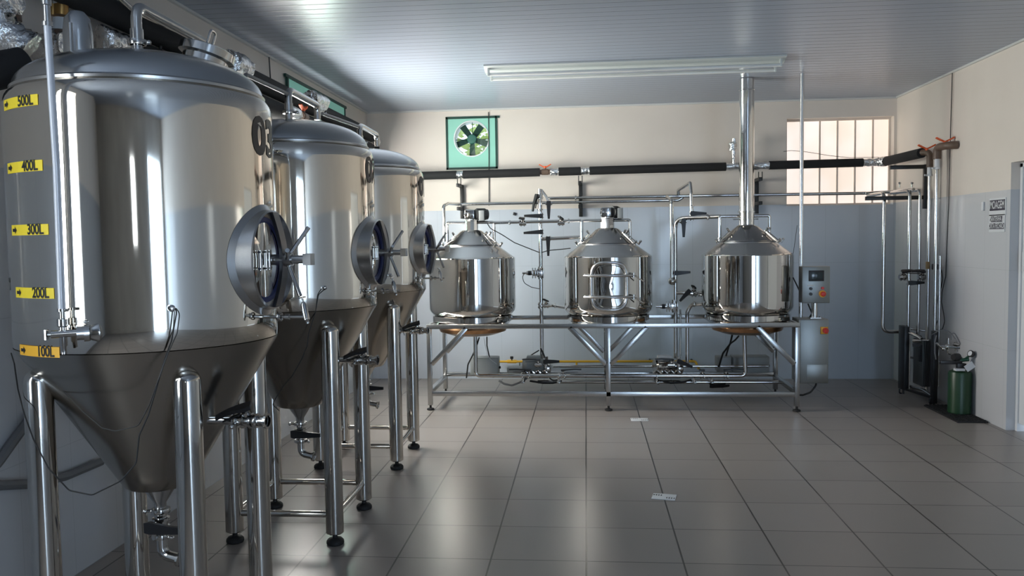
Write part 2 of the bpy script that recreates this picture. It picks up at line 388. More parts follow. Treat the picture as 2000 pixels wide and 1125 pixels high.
# ------------------------------------------------------------------ parts shared by many things
def lever(parent, p, d, side, L=.16, name='lever', mtl=None, w=.022, t=.012):
    """black tapered lever with a trigger strip: p pivot, d direction of the grip, side = axis of the spindle"""
    p, d, side = Vector(p), Vector(d).normalized(), Vector(side).normalized()
    q = d.cross(side).normalized(); mb = MB()
    prof = [(-.020, .018), (.0, .022), (.03, .019), (L*.6, .015), (L, .010)]
    rows = []
    for (s_, hw) in prof:
        hh = t*.5*(1.3 if s_ < .03 else 1); off = side*(.006*math.sin(max(0, s_)/L*PI))
        rows.append([mb.bm.verts.new(p+d*s_+off+q*hw*a+side*hh*b) for a, b in ((-1, -1), (1, -1), (1, 1), (-1, 1))])
    for A, B in zip(rows, rows[1:]):
        for k in range(4): mb.bm.faces.new((A[k], A[(k+1) % 4], B[(k+1) % 4], B[k]))
    mb.bm.faces.new(rows[0]); mb.bm.faces.new(rows[-1][::-1])
    mb.beam(p+d*.02-side*t*1.5, p+d*(L*.8)-side*t*1.9, .010, .004, up=side)
    return mb.build(name, mtl or M_BLACK, parent)
def valve(parent, p, ax, side, d, L=.16, r=.027, name='butterfly_valve', lev=True):
    """disc valve body on a pipe: p centre, ax pipe axis, side spindle, d lever direction"""
    p, ax, side = Vector(p), Vector(ax).normalized(), Vector(side).normalized()
    mb = MB()
    mb.lathe([(0, -.032), (r*.72, -.032), (r*.72, -.022), (r*1.05, -.02), (r*1.05, -.011), (r*.8, -.009), (r*.8, .009), (r*1.05, .011), (r*1.05, .02), (r*.72, .022), (r*.72, .032), (0, .032)], p, ax, 20)
    mb.cyl(p, p+side*(r+.024), .008, 10); mb.cyl(p+side*(r-.006), p+side*(r+.008), .013, 12)
    vo = mb.build(name, M_PIPE, parent)
    if lev: lever(vo, p+side*(r+.026), d, side, L)
    return vo
def clampring(mb, p, ax, r, w=.012, lug=None):
    mb.lathe([(r*.98, -w/2), (r*1.28, -w/2), (r*1.34, 0), (r*1.28, w/2), (r*.98, w/2)], p, ax, 22)
    if lug is not None:
        l = Vector(lug).normalized(); mb.cyl(Vector(p)+l*r*1.1, Vector(p)+l*(r*1.3+.018), .006, 8); mb.ball(Vector(p)+l*(r*1.3+.02), .009, seg=10)

# ------------------------------------------------------------------ fermentation tanks
TR = .42
def fermenter(cx, cy, label, digits, first=False, leg_dx=.26, leg_dy=.27, R=TR, zt=1.93):
    t = thing('fermentation_tank', (cx, cy, 0), label, 'tank')
    C0 = Vector((cx, cy, 0)); zb = 1.176
    # shell with rolled shoulder
    prof = [(R-.004, zb), (R, zb+.004)] + [(R, zb+(zt-zb)*k/10) for k in range(1, 11)]
    for k in range(1, 7):
        a = k/6*PI/2; prof.append((R-.028*(1-math.cos(a)), zt+.062*math.sin(a)))
    shell = MB().lathe(prof+[(R-.036, zt+.064)], C0, seg=96).build('shell', M_SHELL, t, ang=50)
    # seam groove ring and dome
    MB().lathe([(R-.036, zt+.060), (R-.024, zt+.066), (R-.022, zt+.074), (R-.030, zt+.080)], C0, seg=96).build('seam_ring', M_SATIN, t)
    dp = []
    for k in range(13):
        a = k/12*PI/2; dp.append(((R-.030)*math.cos(a)**.92 if k < 12 else 0, zt+.078+.135*math.sin(a)))
    MB().lathe(dp, C0, seg=96).build('dome', M_DOME, t, ang=60)
    # cone
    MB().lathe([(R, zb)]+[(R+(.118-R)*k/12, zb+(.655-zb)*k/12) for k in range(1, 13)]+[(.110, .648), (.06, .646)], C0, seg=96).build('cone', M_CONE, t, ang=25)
    MB().lathe([(.062, .655), (.060, .640), (.021, .578), (.021, .55)], C0, seg=40).build('outlet_cone', M_SATIN, t)
    # legs
    for sx, sy in ((-1, -1), (1, -1), (-1, 1), (1, 1)):
        x, y = cx+sx*leg_dx, cy+sy*leg_dy; r = .0445
        pr = [(0, .055), (r-.006, .055), (r, .06)] + [(r, .06+(1.07-.06)*k/4) for k in range(1, 5)]
        pr += [(r*math.cos(a), 1.07+r*.8*math.sin(a)) for a in (.3, .6, .9, 1.2)] + [(0, 1.07+r*.8)]
        lg = MB().lathe(pr, (x, y, 0), seg=32).build('leg', M_LEG, t, ang=50)
        MB().lathe([(0, 0), (.040, 0), (.044, .006), (.043, .018), (.034, .028), (.013, .033), (.010, .06), (0, .06)], (x, y, 0), seg=24).build('rubber_foot', M_RUBBER, lg)
    for a, b in (((-1, -1), (1, -1)), ((-1, 1), (1, 1)), ((-1, -1), (-1, 1)), ((1, -1), (1, 1))):
        p0 = Vector((cx+a[0]*leg_dx, cy+a[1]*leg_dy, .15)); p1 = Vector((cx+b[0]*leg_dx, cy+b[1]*leg_dy, .15)); d = (p1-p0).normalized()*.040
        MB().cyl(p0+d, p1-d, .0165, 18).build('cross_brace', M_LEG, t)
    # side manway
    az = math.radians(-3); n = Vector((math.cos(az), math.sin(az), 0)); tg = Vector((-n.y, n.x, 0)); zc = 1.452; mc = Vector((cx, cy, zc))
    ro, ri = .172, .150
    mb = MB(); N_ = 64
    rings = [[], [], [], [], []]
    for k in range(N_):
        q = 2*PI*k/N_; cu, cv = math.cos(q), math.sin(q)
        def P(r, d): return mc + tg*(cu*r) + Vector((0, 0, cv*r)) + n*d
        sh = lambda r: math.sqrt(max(0, R*R-(cu*r)**2))
        for i, (r, d) in enumerate(((ro+.020, sh(ro+.020)+.001), (ro+.002, sh(ro+.002)+.012), (ro, .462), (ro-.006, .466), (ri+.008, .40))):
            rings[i].append(mb.bm.verts.new(P(r, d)))
    for A, B in zip(rings, rings[1:]):
        for k in range(N_): mb.bm.faces.new((A[k], A[(k+1) % N_], B[(k+1) % N_], B[k]))
    mw = mb.build('manway', M_SATIN, t, ang=40)
    MB().lathe([(0, .432), (.06, .431), (.118, .426), (.148, .423), (.150, .424)], (cx, cy, zc), n, 48).build('manway_door', M_SHELL, mw)
    MB().lathe([(.126, .4275), (.133, .436), (.147, .436), (.154, .424)], (cx, cy, zc), n, 48).build('gasket', M_BLUE, mw)
    # yoke bar, hub, spindle and handwheel
    mb = MB()
    pts = [mc+n*(.470+.030*math.cos(s*PI/2))+Vector((0, 0, s*.160)) for s in [-1+.2*k for k in range(11)]]
    for a, b in zip(pts, pts[1:]): mb.beam(a, b+(b-a)*.1, .046, .012, up=n)
    mb.build('yoke_bar', mat('dark_yoke_steel', (.20, .20, .21), .3, 1), mw)
    mb = MB(); mb.cyl(mc+n*.435, mc+n*.530, .019, 20); mb.cyl(mc+n*.495, mc+n*.530, .024, 20); mb.cyl(mc+n*.530, mc+n*.585, .015, 14)
    mb.box(mc+n*.590, (.028, .040, .040), Matrix.Rotation(az, 3, 'Z')); mb.build('spindle', M_SATIN, mw)
    hw = MB()
    for k, q in enumerate((math.radians(60), math.radians(165), math.radians(258))):
        e = tg*math.cos(q) + Vector((0, 0, 1))*math.sin(q); p0 = mc+n*.515
        hw.cyl(p0+e*.012, p0+e*.128+n*.052, .0075, 14)
    hw.build('handwheel_spokes', M_PIPE, mw)
    hb = MB()
    for dz in (-.028, .028): hb.box(mc+n*.455-tg*.055+Vector((0, 0, dz)), (.010, .085, .006), Matrix.Rotation(az, 3, 'Z'))
    for dy in (-.09, -.045, -.02): hb.cyl(mc+n*.455+tg*dy+Vector((0, 0, -.034)), mc+n*.455+tg*dy+Vector((0, 0, .034)), .008, 12)
    hb.build('hinge_bracket', M_PIPE, mw)
    # numbers on the shell
    def wrap(az0, z0, rr): return lambda u, v: Vector((cx+rr*math.cos(az0+u/R), cy+rr*math.sin(az0+u/R), z0+v))
    vs, fs = text_mesh(digits, .172, .045, 1.04, 1.08)
    mb = MB(); put_flat(mb, vs, fs, wrap(math.radians(1.5), 1.872, R+.0015)); mb.build('tank_number', M_NUM, t)
    # tasting tap below the manway
    p = Vector((cx, cy, 1.255))+n*(R-.005)+tg*-.03
    mb = MB(); mb.cyl(p, p+n*.155, .006, 12); clampring(mb, p+n*.065, n, .012, .012); mb.cyl(p+n*.085, p+n*.100, .010, 14)
    e = (n*.22+tg*-.05+Vector((0, 0, -1))).normalized(); q = p+n*(.158 if first else .13)+Vector((0, 0, .012))
    mb.tube([q-e*.040, q-e*.028, q+e*.022, q+e*.027, q+e*.036], [.006, .0105, .0105, .0065, .006], 14)
    mb.cyl(q-e*.040, q-e*.054, .004, 8); mb.beam(q-e*.056-tg*.028, q-e*.056+tg*.028, .007, .006, up=e)
    mb.build('sampling_tap', M_PIPE, t)
    # racking valve on the cone, lever above it
    p0 = Vector((cx+.262, cy-.10, .905)); ax = Vector((1, -.10, 0)).normalized()
    mb = MB(); mb.cyl(p0-ax*.03, p0+ax*.10, .0165, 18); clampring(mb, p0+ax*.085, ax, .020, .014, (0, -1, -.3)); clampring(mb, p0+ax*.158, ax, .019, .014)
    mb.lathe([(.017, .15), (.017, .19), (.026, .192), (.026, .20), (.020, .20), (.018, .165)], p0, ax, 22)
    rk = mb.build('racking_outlet', M_PIPE, t)
    valve(rk, p0+ax*.125, ax, (0, -.35, 1), (-1, -.15, -.35), L=.105, r=.026)
    # drain below the cone: tri-clamps, valve, elbow
    mb = MB(); z = .56
    clampring(mb, (cx, cy, .548), (0, 0, 1), .026, .016, (-1, -.3, 0)); clampring(mb, (cx, cy, .455), (0, 0, 1), .026, .016, (1, -.4, 0))
    mb.cyl((cx, cy, .565), (cx, cy, .44), .0185, 20)
    mb.tube([(cx, cy, .45), (cx, cy, .385), (cx+.07, cy-.012, .375)], .0185, 18, fil=.05)
    mb.lathe([(.0185, 0), (.027, .001), (.027, .009), (.0185, .010), (.015, .006), (.015, -.02)], (cx+.068, cy-.012, .375), Vector((.07, -.012, -.01)), 22)
    dn = mb.build('drain_outlet', M_PIPE, t)
    valve(dn, (cx, cy, .502), (0, 0, 1), (-.25, -1, 0), (1, -.22, .02), L=.15, r=.029)
    # pipe on the dome with clamp, running to the rear of the dome and down
    mb = MB(); zt2 = zt+.20
    py = cy-.03; ztop = 2.30 if not first else 2.338
    mb.tube([(cx, py, zt2), (cx, py, ztop), (cx, cy+(.50 if first else .43), ztop-.005), (cx, cy+(.50 if first else .43), ztop-.09)], .0185, 18, fil=.045)
    clampring(mb, (cx, py, zt2+.055), (0, 0, 1), .024, .018, (1, -.25, -.1)); mb.cyl((cx, py, zt2+.055), (cx, py, zt2+.10), .022, 18)
    mb.build('vent_pipe', M_PIPE, t)
    # thermowell with thin wires
    a2 = math.radians(-54 if first else -52); w0 = Vector((cx+R*math.cos(a2), cy+R*math.sin(a2), 1.312 if first else 1.29)); nn = Vector((math.cos(a2), math.sin(a2), 0))
    tw = MB().lathe([(.011, 0), (.011, .012), (.007, .014), (.007, .028), (0, .03)], w0, nn, 16).build('thermowell', M_PIPE, t)
    return t, C0
T1, c1 = fermenter(-1.545, 2.80, 'nearest steel fermentation tank, with yellow litre stickers and a black 03 on its shell', '03', True, .255, R=.432, zt=1.957)
T2, c2 = fermenter(-1.525, 4.21, 'middle steel fermentation tank of the three standing along the left wall', '02')
T3, c3 = fermenter(-1.525, 5.56, 'steel fermentation tank farthest down the left wall, nearest the brewing kettles', '01')

def cable(name, pts, r, material, parent=None, fil=.05, seg=8):
    return MB().tube(pts, r, seg, fil=fil).build(name, material, parent)
# level stickers and lettering (first tank)
def w1(az0, z0, off):
    return lambda u, v: Vector((c1.x+(.432+off)*math.cos(az0+u/.432), c1.y+(.432+off)*math.sin(az0+u/.432), z0+v))
for k, (txt, z, a0) in enumerate((('500L', 1.955, -117.2), ('400L', 1.757, -116.4), ('300L', 1.562, -114.9), ('200L', 1.366, -113.6), ('100L', 1.184, -112.3))):
    az0 = math.radians(a0); wd, hg = .200, .033
    mb = MB(); n = 12
    vs = [(-wd/2+wd*i/n, s*hg/2) for i in range(n+1) for s in (-1, 1)]; fs = [(2*i, 2*i+2, 2*i+3, 2*i+1) for i in range(n)]
    put_flat(mb, vs, fs, w1(az0, z, .0012)); st = mb.build('level_sticker', M_STICK if k < 4 else mat('amber_sticker', (.80, .42, .03), .5), T1)
    mb = MB(); vs, fs = text_mesh(txt, .045, .028, .95, .86); put_flat(mb, [(u+.044, v) for u, v in vs], fs, w1(az0, z, .0022))
    ar = [(-.088, -.005), (-.070, -.005), (-.070, -.012), (-.056, 0), (-.070, .012), (-.070, .005), (-.088, .005)]
    mb.build('lettering', M_INK, st); mb = MB(); put_flat(mb, ar, [tuple(range(7))], w1(az0, z, .0022)); mb.build('arrow_mark', M_INK, st)
# sight glass in front of the first tank
sx, sy = -1.580, 2.345
sg = MB(); sg.tube([(sx, sy, 1.320), (sx+.004, sy, 1.75), (sx, sy-.005, 2.16)], .0105, 16).build('sight_tube', M_CLEAR, T1)
mb = MB(); q = Vector((sx, sy, 1.245))
mb.tube([q+V(0,0,-.062), q+V(0,0,-.058), q+V(0,0,-.04), q+V(0,0,-.035), q+V(0,0,.02), q+V(0,0,.025), q+V(0,0,.045), q+V(0,0,.047), q+V(0,0,.075)], [.008, .008, .008, .011, .011, .016, .016, .009, .009], 16)
mb.cyl(q+V(0, 0, .068), q+V(0, 0, .076), .014, 16); mb.cyl(q+V(0,0,.072), q+V(.022, -.006, .072), .005, 10)
dd = Vector((.12, 1, .1)).normalized(); mb.cyl(q-V(.026,.018,0), q+V(.05, .02, .002), .012, 16)
mb.cyl(q+V(.035, .012, 0), q+V(.055, .025, 0), .022, 20); mb.cyl(q+V(.052, .022, 0), q+V(.064, .030, 0), .027, 20)
mb.tube([q+V(.062, .028, 0), q+V(.082, .042, 0), q+V(.086, .045, 0)], [.020, .034, .034], 20); mb.ball(q+V(.060, .02, .034), .006); mb.ball(q+V(.095, .04, -.036), .006)
mb.cyl(q-V(.025, .018, 0), q-V(.034, .024, 0), .007, 12); mb.beam(q-V(.036, .025, .015), q-V(.036, .025, -.015), .014, .005, up=(1, 0, 0)); mb.build('sight_tube_valve', M_PIPE, T1)
mb = MB(); q = Vector((sx, sy-.005, 2.16))
mb.tube([q, q+V(0,0,.012), q+V(0,0,.014), q+V(0,0,.06), q+V(0,0,.062), q+V(0,0,.085), q+V(0,0,.087), q+V(0,0,.13)], [.015, .015, .010, .010, .0135, .0135, .017, .017], 16)
mb.build('sight_tube_fitting', M_SATIN, T1)
mb = MB(); a = at(141, 139, 2.52); a.z = 2.08; mb.tube([a, at(137, 45, 2.54)], .007, 12); mb.build('dip_rod', M_PIPE, T1)
# tilted lid on the dome of the first tank
lc = Vector((c1.x+.125, c1.y+.215, 2.188)); la = Vector((.26, .14, 1)).normalized()
mb = MB(); mb.lathe([(.083, -.06), (.083, .018), (.092, .020), (.101, .024), (.101, .052), (.094, .056), (.05, .060), (0, .061)], lc, la, 48)
lid = mb.build('hop_lid', M_PIPE, T1)
a_, b_ = ortho(la); mb = MB(); mb.tube([lc+la*.06+a_*.02, lc+la*.125+a_*.02, lc+la*.125-a_*.02, lc+la*.06-a_*.02], .005, 10, fil=.014)
mb.cyl(lc+la*.045+a_*.11, lc+la*.045+a_*.15, .009, 10); mb.build('lid_handle', M_PIPE, lid)
# logo mark on the shell
mb = MB(); put_flat(mb, [(-.014, .020), (.010, .024), (.012, .010), (.004, .004), (.008, -.018), (-.010, -.02), (-.006, .004), (-.016, .008)], [tuple(range(8))], w1(math.radians(-139), 1.388, .0012)); mb.build('logo_mark', M_INK, T1)
# rounded spray ball housing on the first dome
mb = MB(); mb.lathe([(.046, -.10), (.046, .02), (.040, .07), (.022, .092), (0, .097)], (c1.x-.145, c1.y-.14, 2.20), (0, 0, 1), 32); mb.build('relief_cap', M_DOME, T1)

# thin sensor wires hanging from the tanks
def sag(ps): return ps
w0 = Vector((-1.535+.45*math.cos(math.radians(-54)), 2.80+.45*math.sin(math.radians(-54)), 1.312))
ya = w0.y-.01
P = lambda x, y, d=0: at(x, y, ya+d)
tag(cable('sensor_cable', [w0, P(345, 610), P(335, 665), P(322, 700), P(305, 760, -.02), P(290, 810, -.04), P(272, 850, -.06), P(266, 905, -.07), P(235, 940, -.1), P(180, 967, -.1), P(135, 958, -.1), P(95, 915, -.1), P(66, 860, -.08), P(48, 810, 0), P(35, 760, .1), P(28, 710, .2), P(22, 690, .3)], .0022, M_CABLE, fil=.03),
    'thin black wire drooping in the longer loop down to the legs of the nearest tank', 'cable')
tag(cable('sensor_cable', [w0+V(.003, 0, 0), P(351, 612), P(346, 650), P(328, 690), P(310, 740, -.02), P(292, 790, -.02), P(270, 832, -.02), P(225, 842, -.02), P(200, 836, -.02), P(160, 802, .0), P(120, 760, .05), P(90, 720, .12)], .0018, M_CABLE, fil=.03),
    'thinner black wire making the shorter loop across the cone of the nearest tank', 'cable')
w2 = Vector((-1.525+.45*math.cos(math.radians(-52)), 4.21+.45*math.sin(math.radians(-52)), 1.29)); yb = w2.y
P2 = lambda x, y, d=0: at(x, y, yb+d)
tag(cable('sensor_cable', [w2, P2(622, 575), P2(616, 610), P2(603, 650), P2(600, 675), P2(590, 700), P2(570, 735), P2(553, 755), P2(540, 775), P2(532, 790), P2(545, 802, .1)], .0022, M_CABLE, fil=.03),
    'thin black wire hanging down the cone of the middle tank', 'cable')
y3 = 5.56+.45*math.sin(math.radians(-40)); P3 = lambda x, y, d=0: at(x, y, y3+d)
tag(cable('sensor_cable', [P3(764, 565), P3(770, 600), P3(776, 625), P3(785, 640), P3(790, 655)], .0025, M_CABLE, fil=.03),
    'short black wire hanging under the door of the farthest tank', 'cable')

# ------------------------------------------------------------------ brewing kettles and their stand
KY, KZ = 7.55, .767
def kettle(cx, label, kind):
    t = thing('brew_kettle', (cx, KY, KZ), label, 'kettle')
    C0 = Vector((cx, KY, 0)); zc = 1.34
    MB().lathe([(.345, KZ), (.372, KZ+.002), (.372, KZ+.052), (.345, KZ+.056)], C0, seg=72).build('base_ring', M_MIRROR, t)
    pr = [(.340, KZ+.05), (.362, KZ+.058), (.372, .835), (.392, .858), (.400, .885)] + [(.400, .885+(zc-.885)*k/8) for k in range(1, 9)] + [(.396, zc+.008), (.388, zc+.012)]
    MB().lathe(pr, C0, seg=72).build('kettle_body', M_MIRROR, t, ang=25)
    MB().lathe([(.388, zc+.010), (.255, 1.448), (.252, 1.458), (.245, 1.462), (.243, 1.452)], C0, seg=72).build('roof', M_SATIN, t, ang=20)
    MB().lathe([(.246, 1.452), (.240, 1.468), (.105, 1.588), (.080, 1.600)], C0, seg=72).build('hatch_cone', mat('hatch_steel', (.40, .39, .38), .16, 1), t, ang=20)
    MB().lathe([(.244, 1.456), (.252, 1.456), (.252, 1.463), (.244, 1.463)], C0, seg=72, closed_prof=True).build('hatch_seal', M_BLACK, t)
    if kind != 2: MB().lathe([(.30, .775), (.318, .70), (.305, .668), (.20, .634), (.05, .622), (0, .622)], C0, seg=56).build('heating_bottom', M_COPPER if kind != 2 else M_SATIN, t)
    if kind != 3:
        MB().lathe([(.076, 1.585), (.076, 1.598), (.062, 1.60), (.062, 1.685), (.066, 1.688), (.066, 1.694), (0, 1.694)], C0, seg=12 if kind == 1 else 10).build('motor_mount', M_MIRROR, t, ang=15)
        mb = MB(); z0 = 1.745
        mb.cyl((cx, KY, 1.69), (cx, KY, 1.712), .030); mb.box((cx-.010, KY, z0), (.090, .085, .088), bev=.008)
        for a in range(6):
            q = a*PI/3; mb.cyl((cx-.060, KY+.032*math.cos(q), z0+.032*math.sin(q)), (cx+.03, KY+.032*math.cos(q), z0+.032*math.sin(q)), .008, 8)
        mb.cyl((cx-.052, KY, z0), (cx-.03, KY, z0), .045, 20); mb.cyl((cx-.066, KY, z0), (cx-.05, KY, z0), .014, 14)
        g = mb.build('gearbox', M_PIPE, t)
        mb = MB(); dx = .11 if kind == 1 else .085; e = Vector((1, .5 if kind == 1 else .9, 0)).normalized(); o = Vector((cx+.03, KY, z0))
        mb.tube([o, o+e*.01, o+e*.012, o+e*dx, o+e*(dx+.002), o+e*(dx+.018)], [.036, .036, .052, .052, .047, .047], 24)
        for a in range(20):
            q = 2*PI*a/20; s_ = e.cross(Vector((0, 0, 1))); r_ = s_*math.cos(q)+Vector((0, 0, 1))*math.sin(q)
            mb.beam(o+e*.02+r_*.053, o+e*(dx-.008)+r_*.053, .003, .007, up=r_)
        mo = mb.build('motor', mat('dark_motor', (.10, .10, .10), .4, .5), t); MB().box((cx+.115 if kind == 2 else cx+.10, KY-.01, z0-.012), (.05, .06, .095), bev=.004).build('terminal_box', M_GREYPAINT, mo)
    # hatch clips and knobs on the roof slope
    for a in (math.radians(-38), math.radians(-20), math.radians(200 if kind == 3 else 160)):
        e = Vector((math.cos(a), math.sin(a), -.86)).normalized(); c = Vector((cx+.2*math.cos(a), KY+.2*math.sin(a), 1.530)); mb = MB(); mb.beam(c-e*.04, c+e*.13, .016, .008, up=(0, 0, 1))
        nn = Vector((math.cos(a)*.6, math.sin(a)*.6, .8))
        for k in (-.03, .12): q = c+e*k-nn*.004; mb.cyl(q, q+nn*.034, .010, 10); mb.ball(q+nn*.036, .012, seg=8)
        mb.build('hatch_clip', M_PIPE, t)
    # wash pipe: two risers tied by a rail behind the neck
    mb = MB(); x0, x1 = cx-.235, cx+.205
    mb.tube([(x0, KY+.05, 1.40), (x0, KY+.05, 1.672), (x1, KY+.05, 1.672), (x1, KY+.05, 1.40)] if kind != 3 else [(x0, KY+.05, 1.40), (x0, KY+.05, 1.690), (x1, KY+.05, 1.690), (x1, KY+.05, 1.40)], .0145, 14, fil=.02)
    for x in (x0, x1): clampring(mb, (x, KY+.05, 1.49), (0, 0, 1), .0165, .012)
    mb.build('wash_pipe', M_PIPE, t)
    return t
K1 = kettle(-1.052, 'polished steel brewing kettle at the left end of the stand, with a motor on top', 1)
K2 = kettle(.198, 'polished steel brewing kettle in the middle of the stand with a railed front hatch', 2)
K3 = kettle(1.444, 'polished steel brewing kettle at the right end of the stand under the chimney', 3)
# front hatch of the middle kettle
def kw(cx, R): return lambda u, v, d=0: Vector((cx+(R+d)*math.sin(u/R), KY-(R+d)*math.cos(u/R), v))
kf = kw(.198, .40)
mb = MB(); N_ = 40; rg = []
def stad(k, hw, hh):
    q = 2*PI*k/N_; c, s_ = math.cos(q), math.sin(q); e = .55
    return hw*math.copysign(abs(c)**e, c), hh*math.copysign(abs(s_)**e, s_)
hatch_z, hw_, hh_ = 1.092, .150, .205
for (s1, d) in ((1.0, .004), (1.0, .014), (.90, .014), (.86, .006), (.5, .006), (0.02, .006)):
    rg.append([mb.bm.verts.new(kf(stad(k, hw_*s1, hh_*s1)[0], hatch_z+stad(k, hw_*s1, hh_*s1)[1], d)) for k in range(N_)])
for A, B in zip(rg, rg[1:]):
    for k in range(N_): mb.bm.faces.new((A[k], A[(k+1) % N_], B[(k+1) % N_], B[k]))
hd = mb.build('front_hatch', M_MIRROR, K2)
MB().tube([kf(stad(k, hw_, hh_)[0], hatch_z+stad(k, hw_, hh_)[1], .020) for k in range(N_)], .0145, 12, closed=True).build('hatch_rim', M_SATIN, hd)
for z in (hatch_z+.093, hatch_z-.093):
    MB().tube([kf(-.21+.42*k/8, z, .040 if 0 < k < 8 else .030) for k in range(9)], .0125, 12).build('hatch_bar', M_SATIN, hd)
mb = MB()
for z in (hatch_z+.095, hatch_z-.095):
    mb.cyl(kf(.205, z-.02, .03), kf(.205, z+.02, .03), .016, 12); mb.tube([kf(.205, z, .05), kf(.23, z-.03, .07), kf(.27, z-.055, .07)], .006, 8); mb.cyl(kf(.205, z, .0), kf(.205, z, .05), .008, 8)
mb.build('hatch_latch', M_PIPE, hd)

# chimney
st = thing('exhaust_chimney', (1.437, KY, 1.59), 'tall shiny steel chimney rising from the right kettle to the ceiling', 'chimney')
mb = MB(); mb.lathe([(.090, 1.595), (.068, 1.610), (.0675, 1.73)], (1.437, KY, 0), seg=40)
mb.build('chimney_collar', M_MIRROR, st)
mb = MB(); mb.lathe([(.066, 1.725), (.066, 2.80), (.069, 2.803), (.069, 2.812), (.066, 2.815), (.066, 2.90)], (1.437, KY, 0), seg=40); mb.build('chimney_pipe', mat('chimney_steel', (.76, .75, .74), .10, 1, bump=(3, .25, .008)), st)
mb = MB(); mb.lathe([(.067, 1.718), (.075, 1.719), (.075, 1.733), (.067, 1.734)], (1.437, KY, 0), seg=40); mb.lathe([(.067, 1.650), (.071, 1.651), (.071, 1.660), (.067, 1.661)], (1.437, KY, 0), seg=40)
mb.tube([(1.437-.073, KY-.01, 1.66), (1.437-.12, KY-.02, 1.66)], .006, 8); mb.tube([(1.437+.073, KY-.01, 1.66), (1.437+.10, KY-.02, 1.66)], .006, 8)
mb.build('chimney_clamp', M_PIPE, st)

# stand
sd = thing('kettle_stand', (.19, 7.6, 0), 'long brushed steel square-tube stand carrying the three brewing kettles', 'stand')
FY, RY, b_ = 7.17, 7.97, .040
xs = (-1.395, .186, 1.790)
def bm_(name, p0, p1, up=(0, 0, 1), w=b_, h=b_): return MB().beam(p0, p1, w, h, up, bev=.002).build(name, M_FRAME, sd, ang=30)
for y, nm in ((FY, 'front'), (RY, 'rear')):
    bm_('top_rail', (xs[0]-.02, y, .747), (xs[2]+.02, y, .747))
    bm_('bottom_rail', (xs[0]+.02, y, .148 if y == FY else .19), (xs[2]-.02, y, .148 if y == FY else .19))
    for x in xs:
        lg = bm_('leg', (x, y, .045), (x, y, .727), up=(0, 1, 0))
        MB().lathe([(0, 0), (.030, 0), (.034, .004), (.032, .014), (.014, .020), (.010, .022), (.010, .048), (0, .048)], (x, y, 0), seg=20).build('rubber_foot', M_RUBBER, lg)
    bm_('brace', (xs[0]+.02, y, .41), (xs[0]+.335, y, .735)); bm_('brace', (xs[1]-.02, y, .41), (xs[1]-.335, y, .735))
    bm_('brace', (xs[1]+.02, y, .41), (xs[1]+.335, y, .735)); bm_('brace', (xs[2]-.02, y, .41), (xs[2]-.335, y, .735))
for x in xs:
    bm_('side_rail', (x, FY+.02, .747), (x, RY-.02, .747)); bm_('side_rail', (x, FY+.02, .165), (x, RY-.02, .165))
for cx in (-1.052, .198, 1.444):
    for d in (-.30, .30): bm_('kettle_support', (cx+d, FY+.02, .745), (cx+d, RY-.02, .745), w=.05, h=.036)

# ------------------------------------------------------------------ control panel and cabinet
cb = thing('electrical_cabinet', (2.00, 7.22, .235), 'tall sheet steel electrical cabinet bolted to the right end of the kettle stand', 'cabinet')
X0, X1, YF_ = 1.815, 2.062, 7.20
MB().box(((X0+X1)/2, YF_+.13, .512), (X1-X0, .24, .555), bev=.006).build('cabinet_body', M_SHEET, cb)
MB().box(((X0+X1)/2+.005, YF_+.006, .512), (X1-X0-.012, .012, .543), bev=.003).build('cabinet_door', M_SHEET, cb)
MB().box((1.965, YF_-.001, .335), (.17, .004, .13), bev=.001).build('vent_plate', M_SHEET, cb)
rs = MB().box((2.023, YF_-.004, .694), (.062, .012, .062), bev=.004).build('switch_plate', M_YBUT, cb)
mb = MB(); mb.cyl((2.030, YF_-.010, .694), (2.030, YF_-.030, .694), .024, 24); mb.box((2.030, YF_-.033, .694), (.012, .012, .046), bev=.003); mb.build('rotary_switch', M_RED, rs)
cp = thing('control_panel', (1.955, 7.25, .79), 'small steel control panel with a dark screen and buttons on a post above the cabinet', 'control panel')
MB().box((1.9535, 7.26, 1.085), (.232, .12, .313), bev=.006).build('panel_box', M_SHEET, cp)
MB().box((1.955, 7.199, 1.162), (.128, .006, .092), bev=.004).build('screen_bezel', M_BLACK, cp)
MB().box((1.957, 7.195, 1.162), (.100, .004, .062), bev=.001).build('screen', M_SCREEN, cp)
MB().box((1.910, 7.198, 1.080), (.055, .003, .010)).build('name_strip', M_WHITE, cp)
for x, z, mm, rr in ((1.908, 1.053, M_BLACK, .013), (1.908, 1.007, M_BLACK, .013), (2.006, 1.057, M_RED, .012)):
    MB().cyl((x, 7.200, z), (x, 7.185, z), rr, 18).build('button', mm, cp)
eb = MB().cyl((2.006, 7.200, 1.008), (2.006, 7.192, 1.008), .030, 28).build('stop_ring', M_YBUT, cp)
MB().lathe([(.012, .0), (.012, .015), (.021, .017), (.021, .028), (.015, .033), (0, .034)], (2.006, 7.192, 1.008), (0, -1, 0), 24).build('stop_button', M_RED, eb)
mb = MB(); mb.cyl((1.963, 7.28, .80), (1.963, 7.28, .93), .026, 20); mb.box((1.963, 7.28, .796), (.09, .09, .010)); 
for dx in (-.034, .034): mb.cyl((1.963+dx, 7.245, .80), (1.963+dx, 7.245, .812), .006, 8)
mb.build('panel_post', M_PIPE, cp)
tag(cable('power_cable', [(1.99, 7.30, .24), (1.985, 7.30, .20), (1.94, 7.30, .14), (1.87, 7.28, .12), (1.80, 7.26, .125)], .008, M_CABLE, fil=.05), 'black power cable curving out of the bottom of the electrical cabinet', 'cable')
tag(cable('power_cable', [at(1549, 542, 7.32), at(1565, 575, 7.34), at(1572, 590, 7.38)], .006, M_CABLE), 'short black cable slanting down beside the control panel on its left', 'cable')
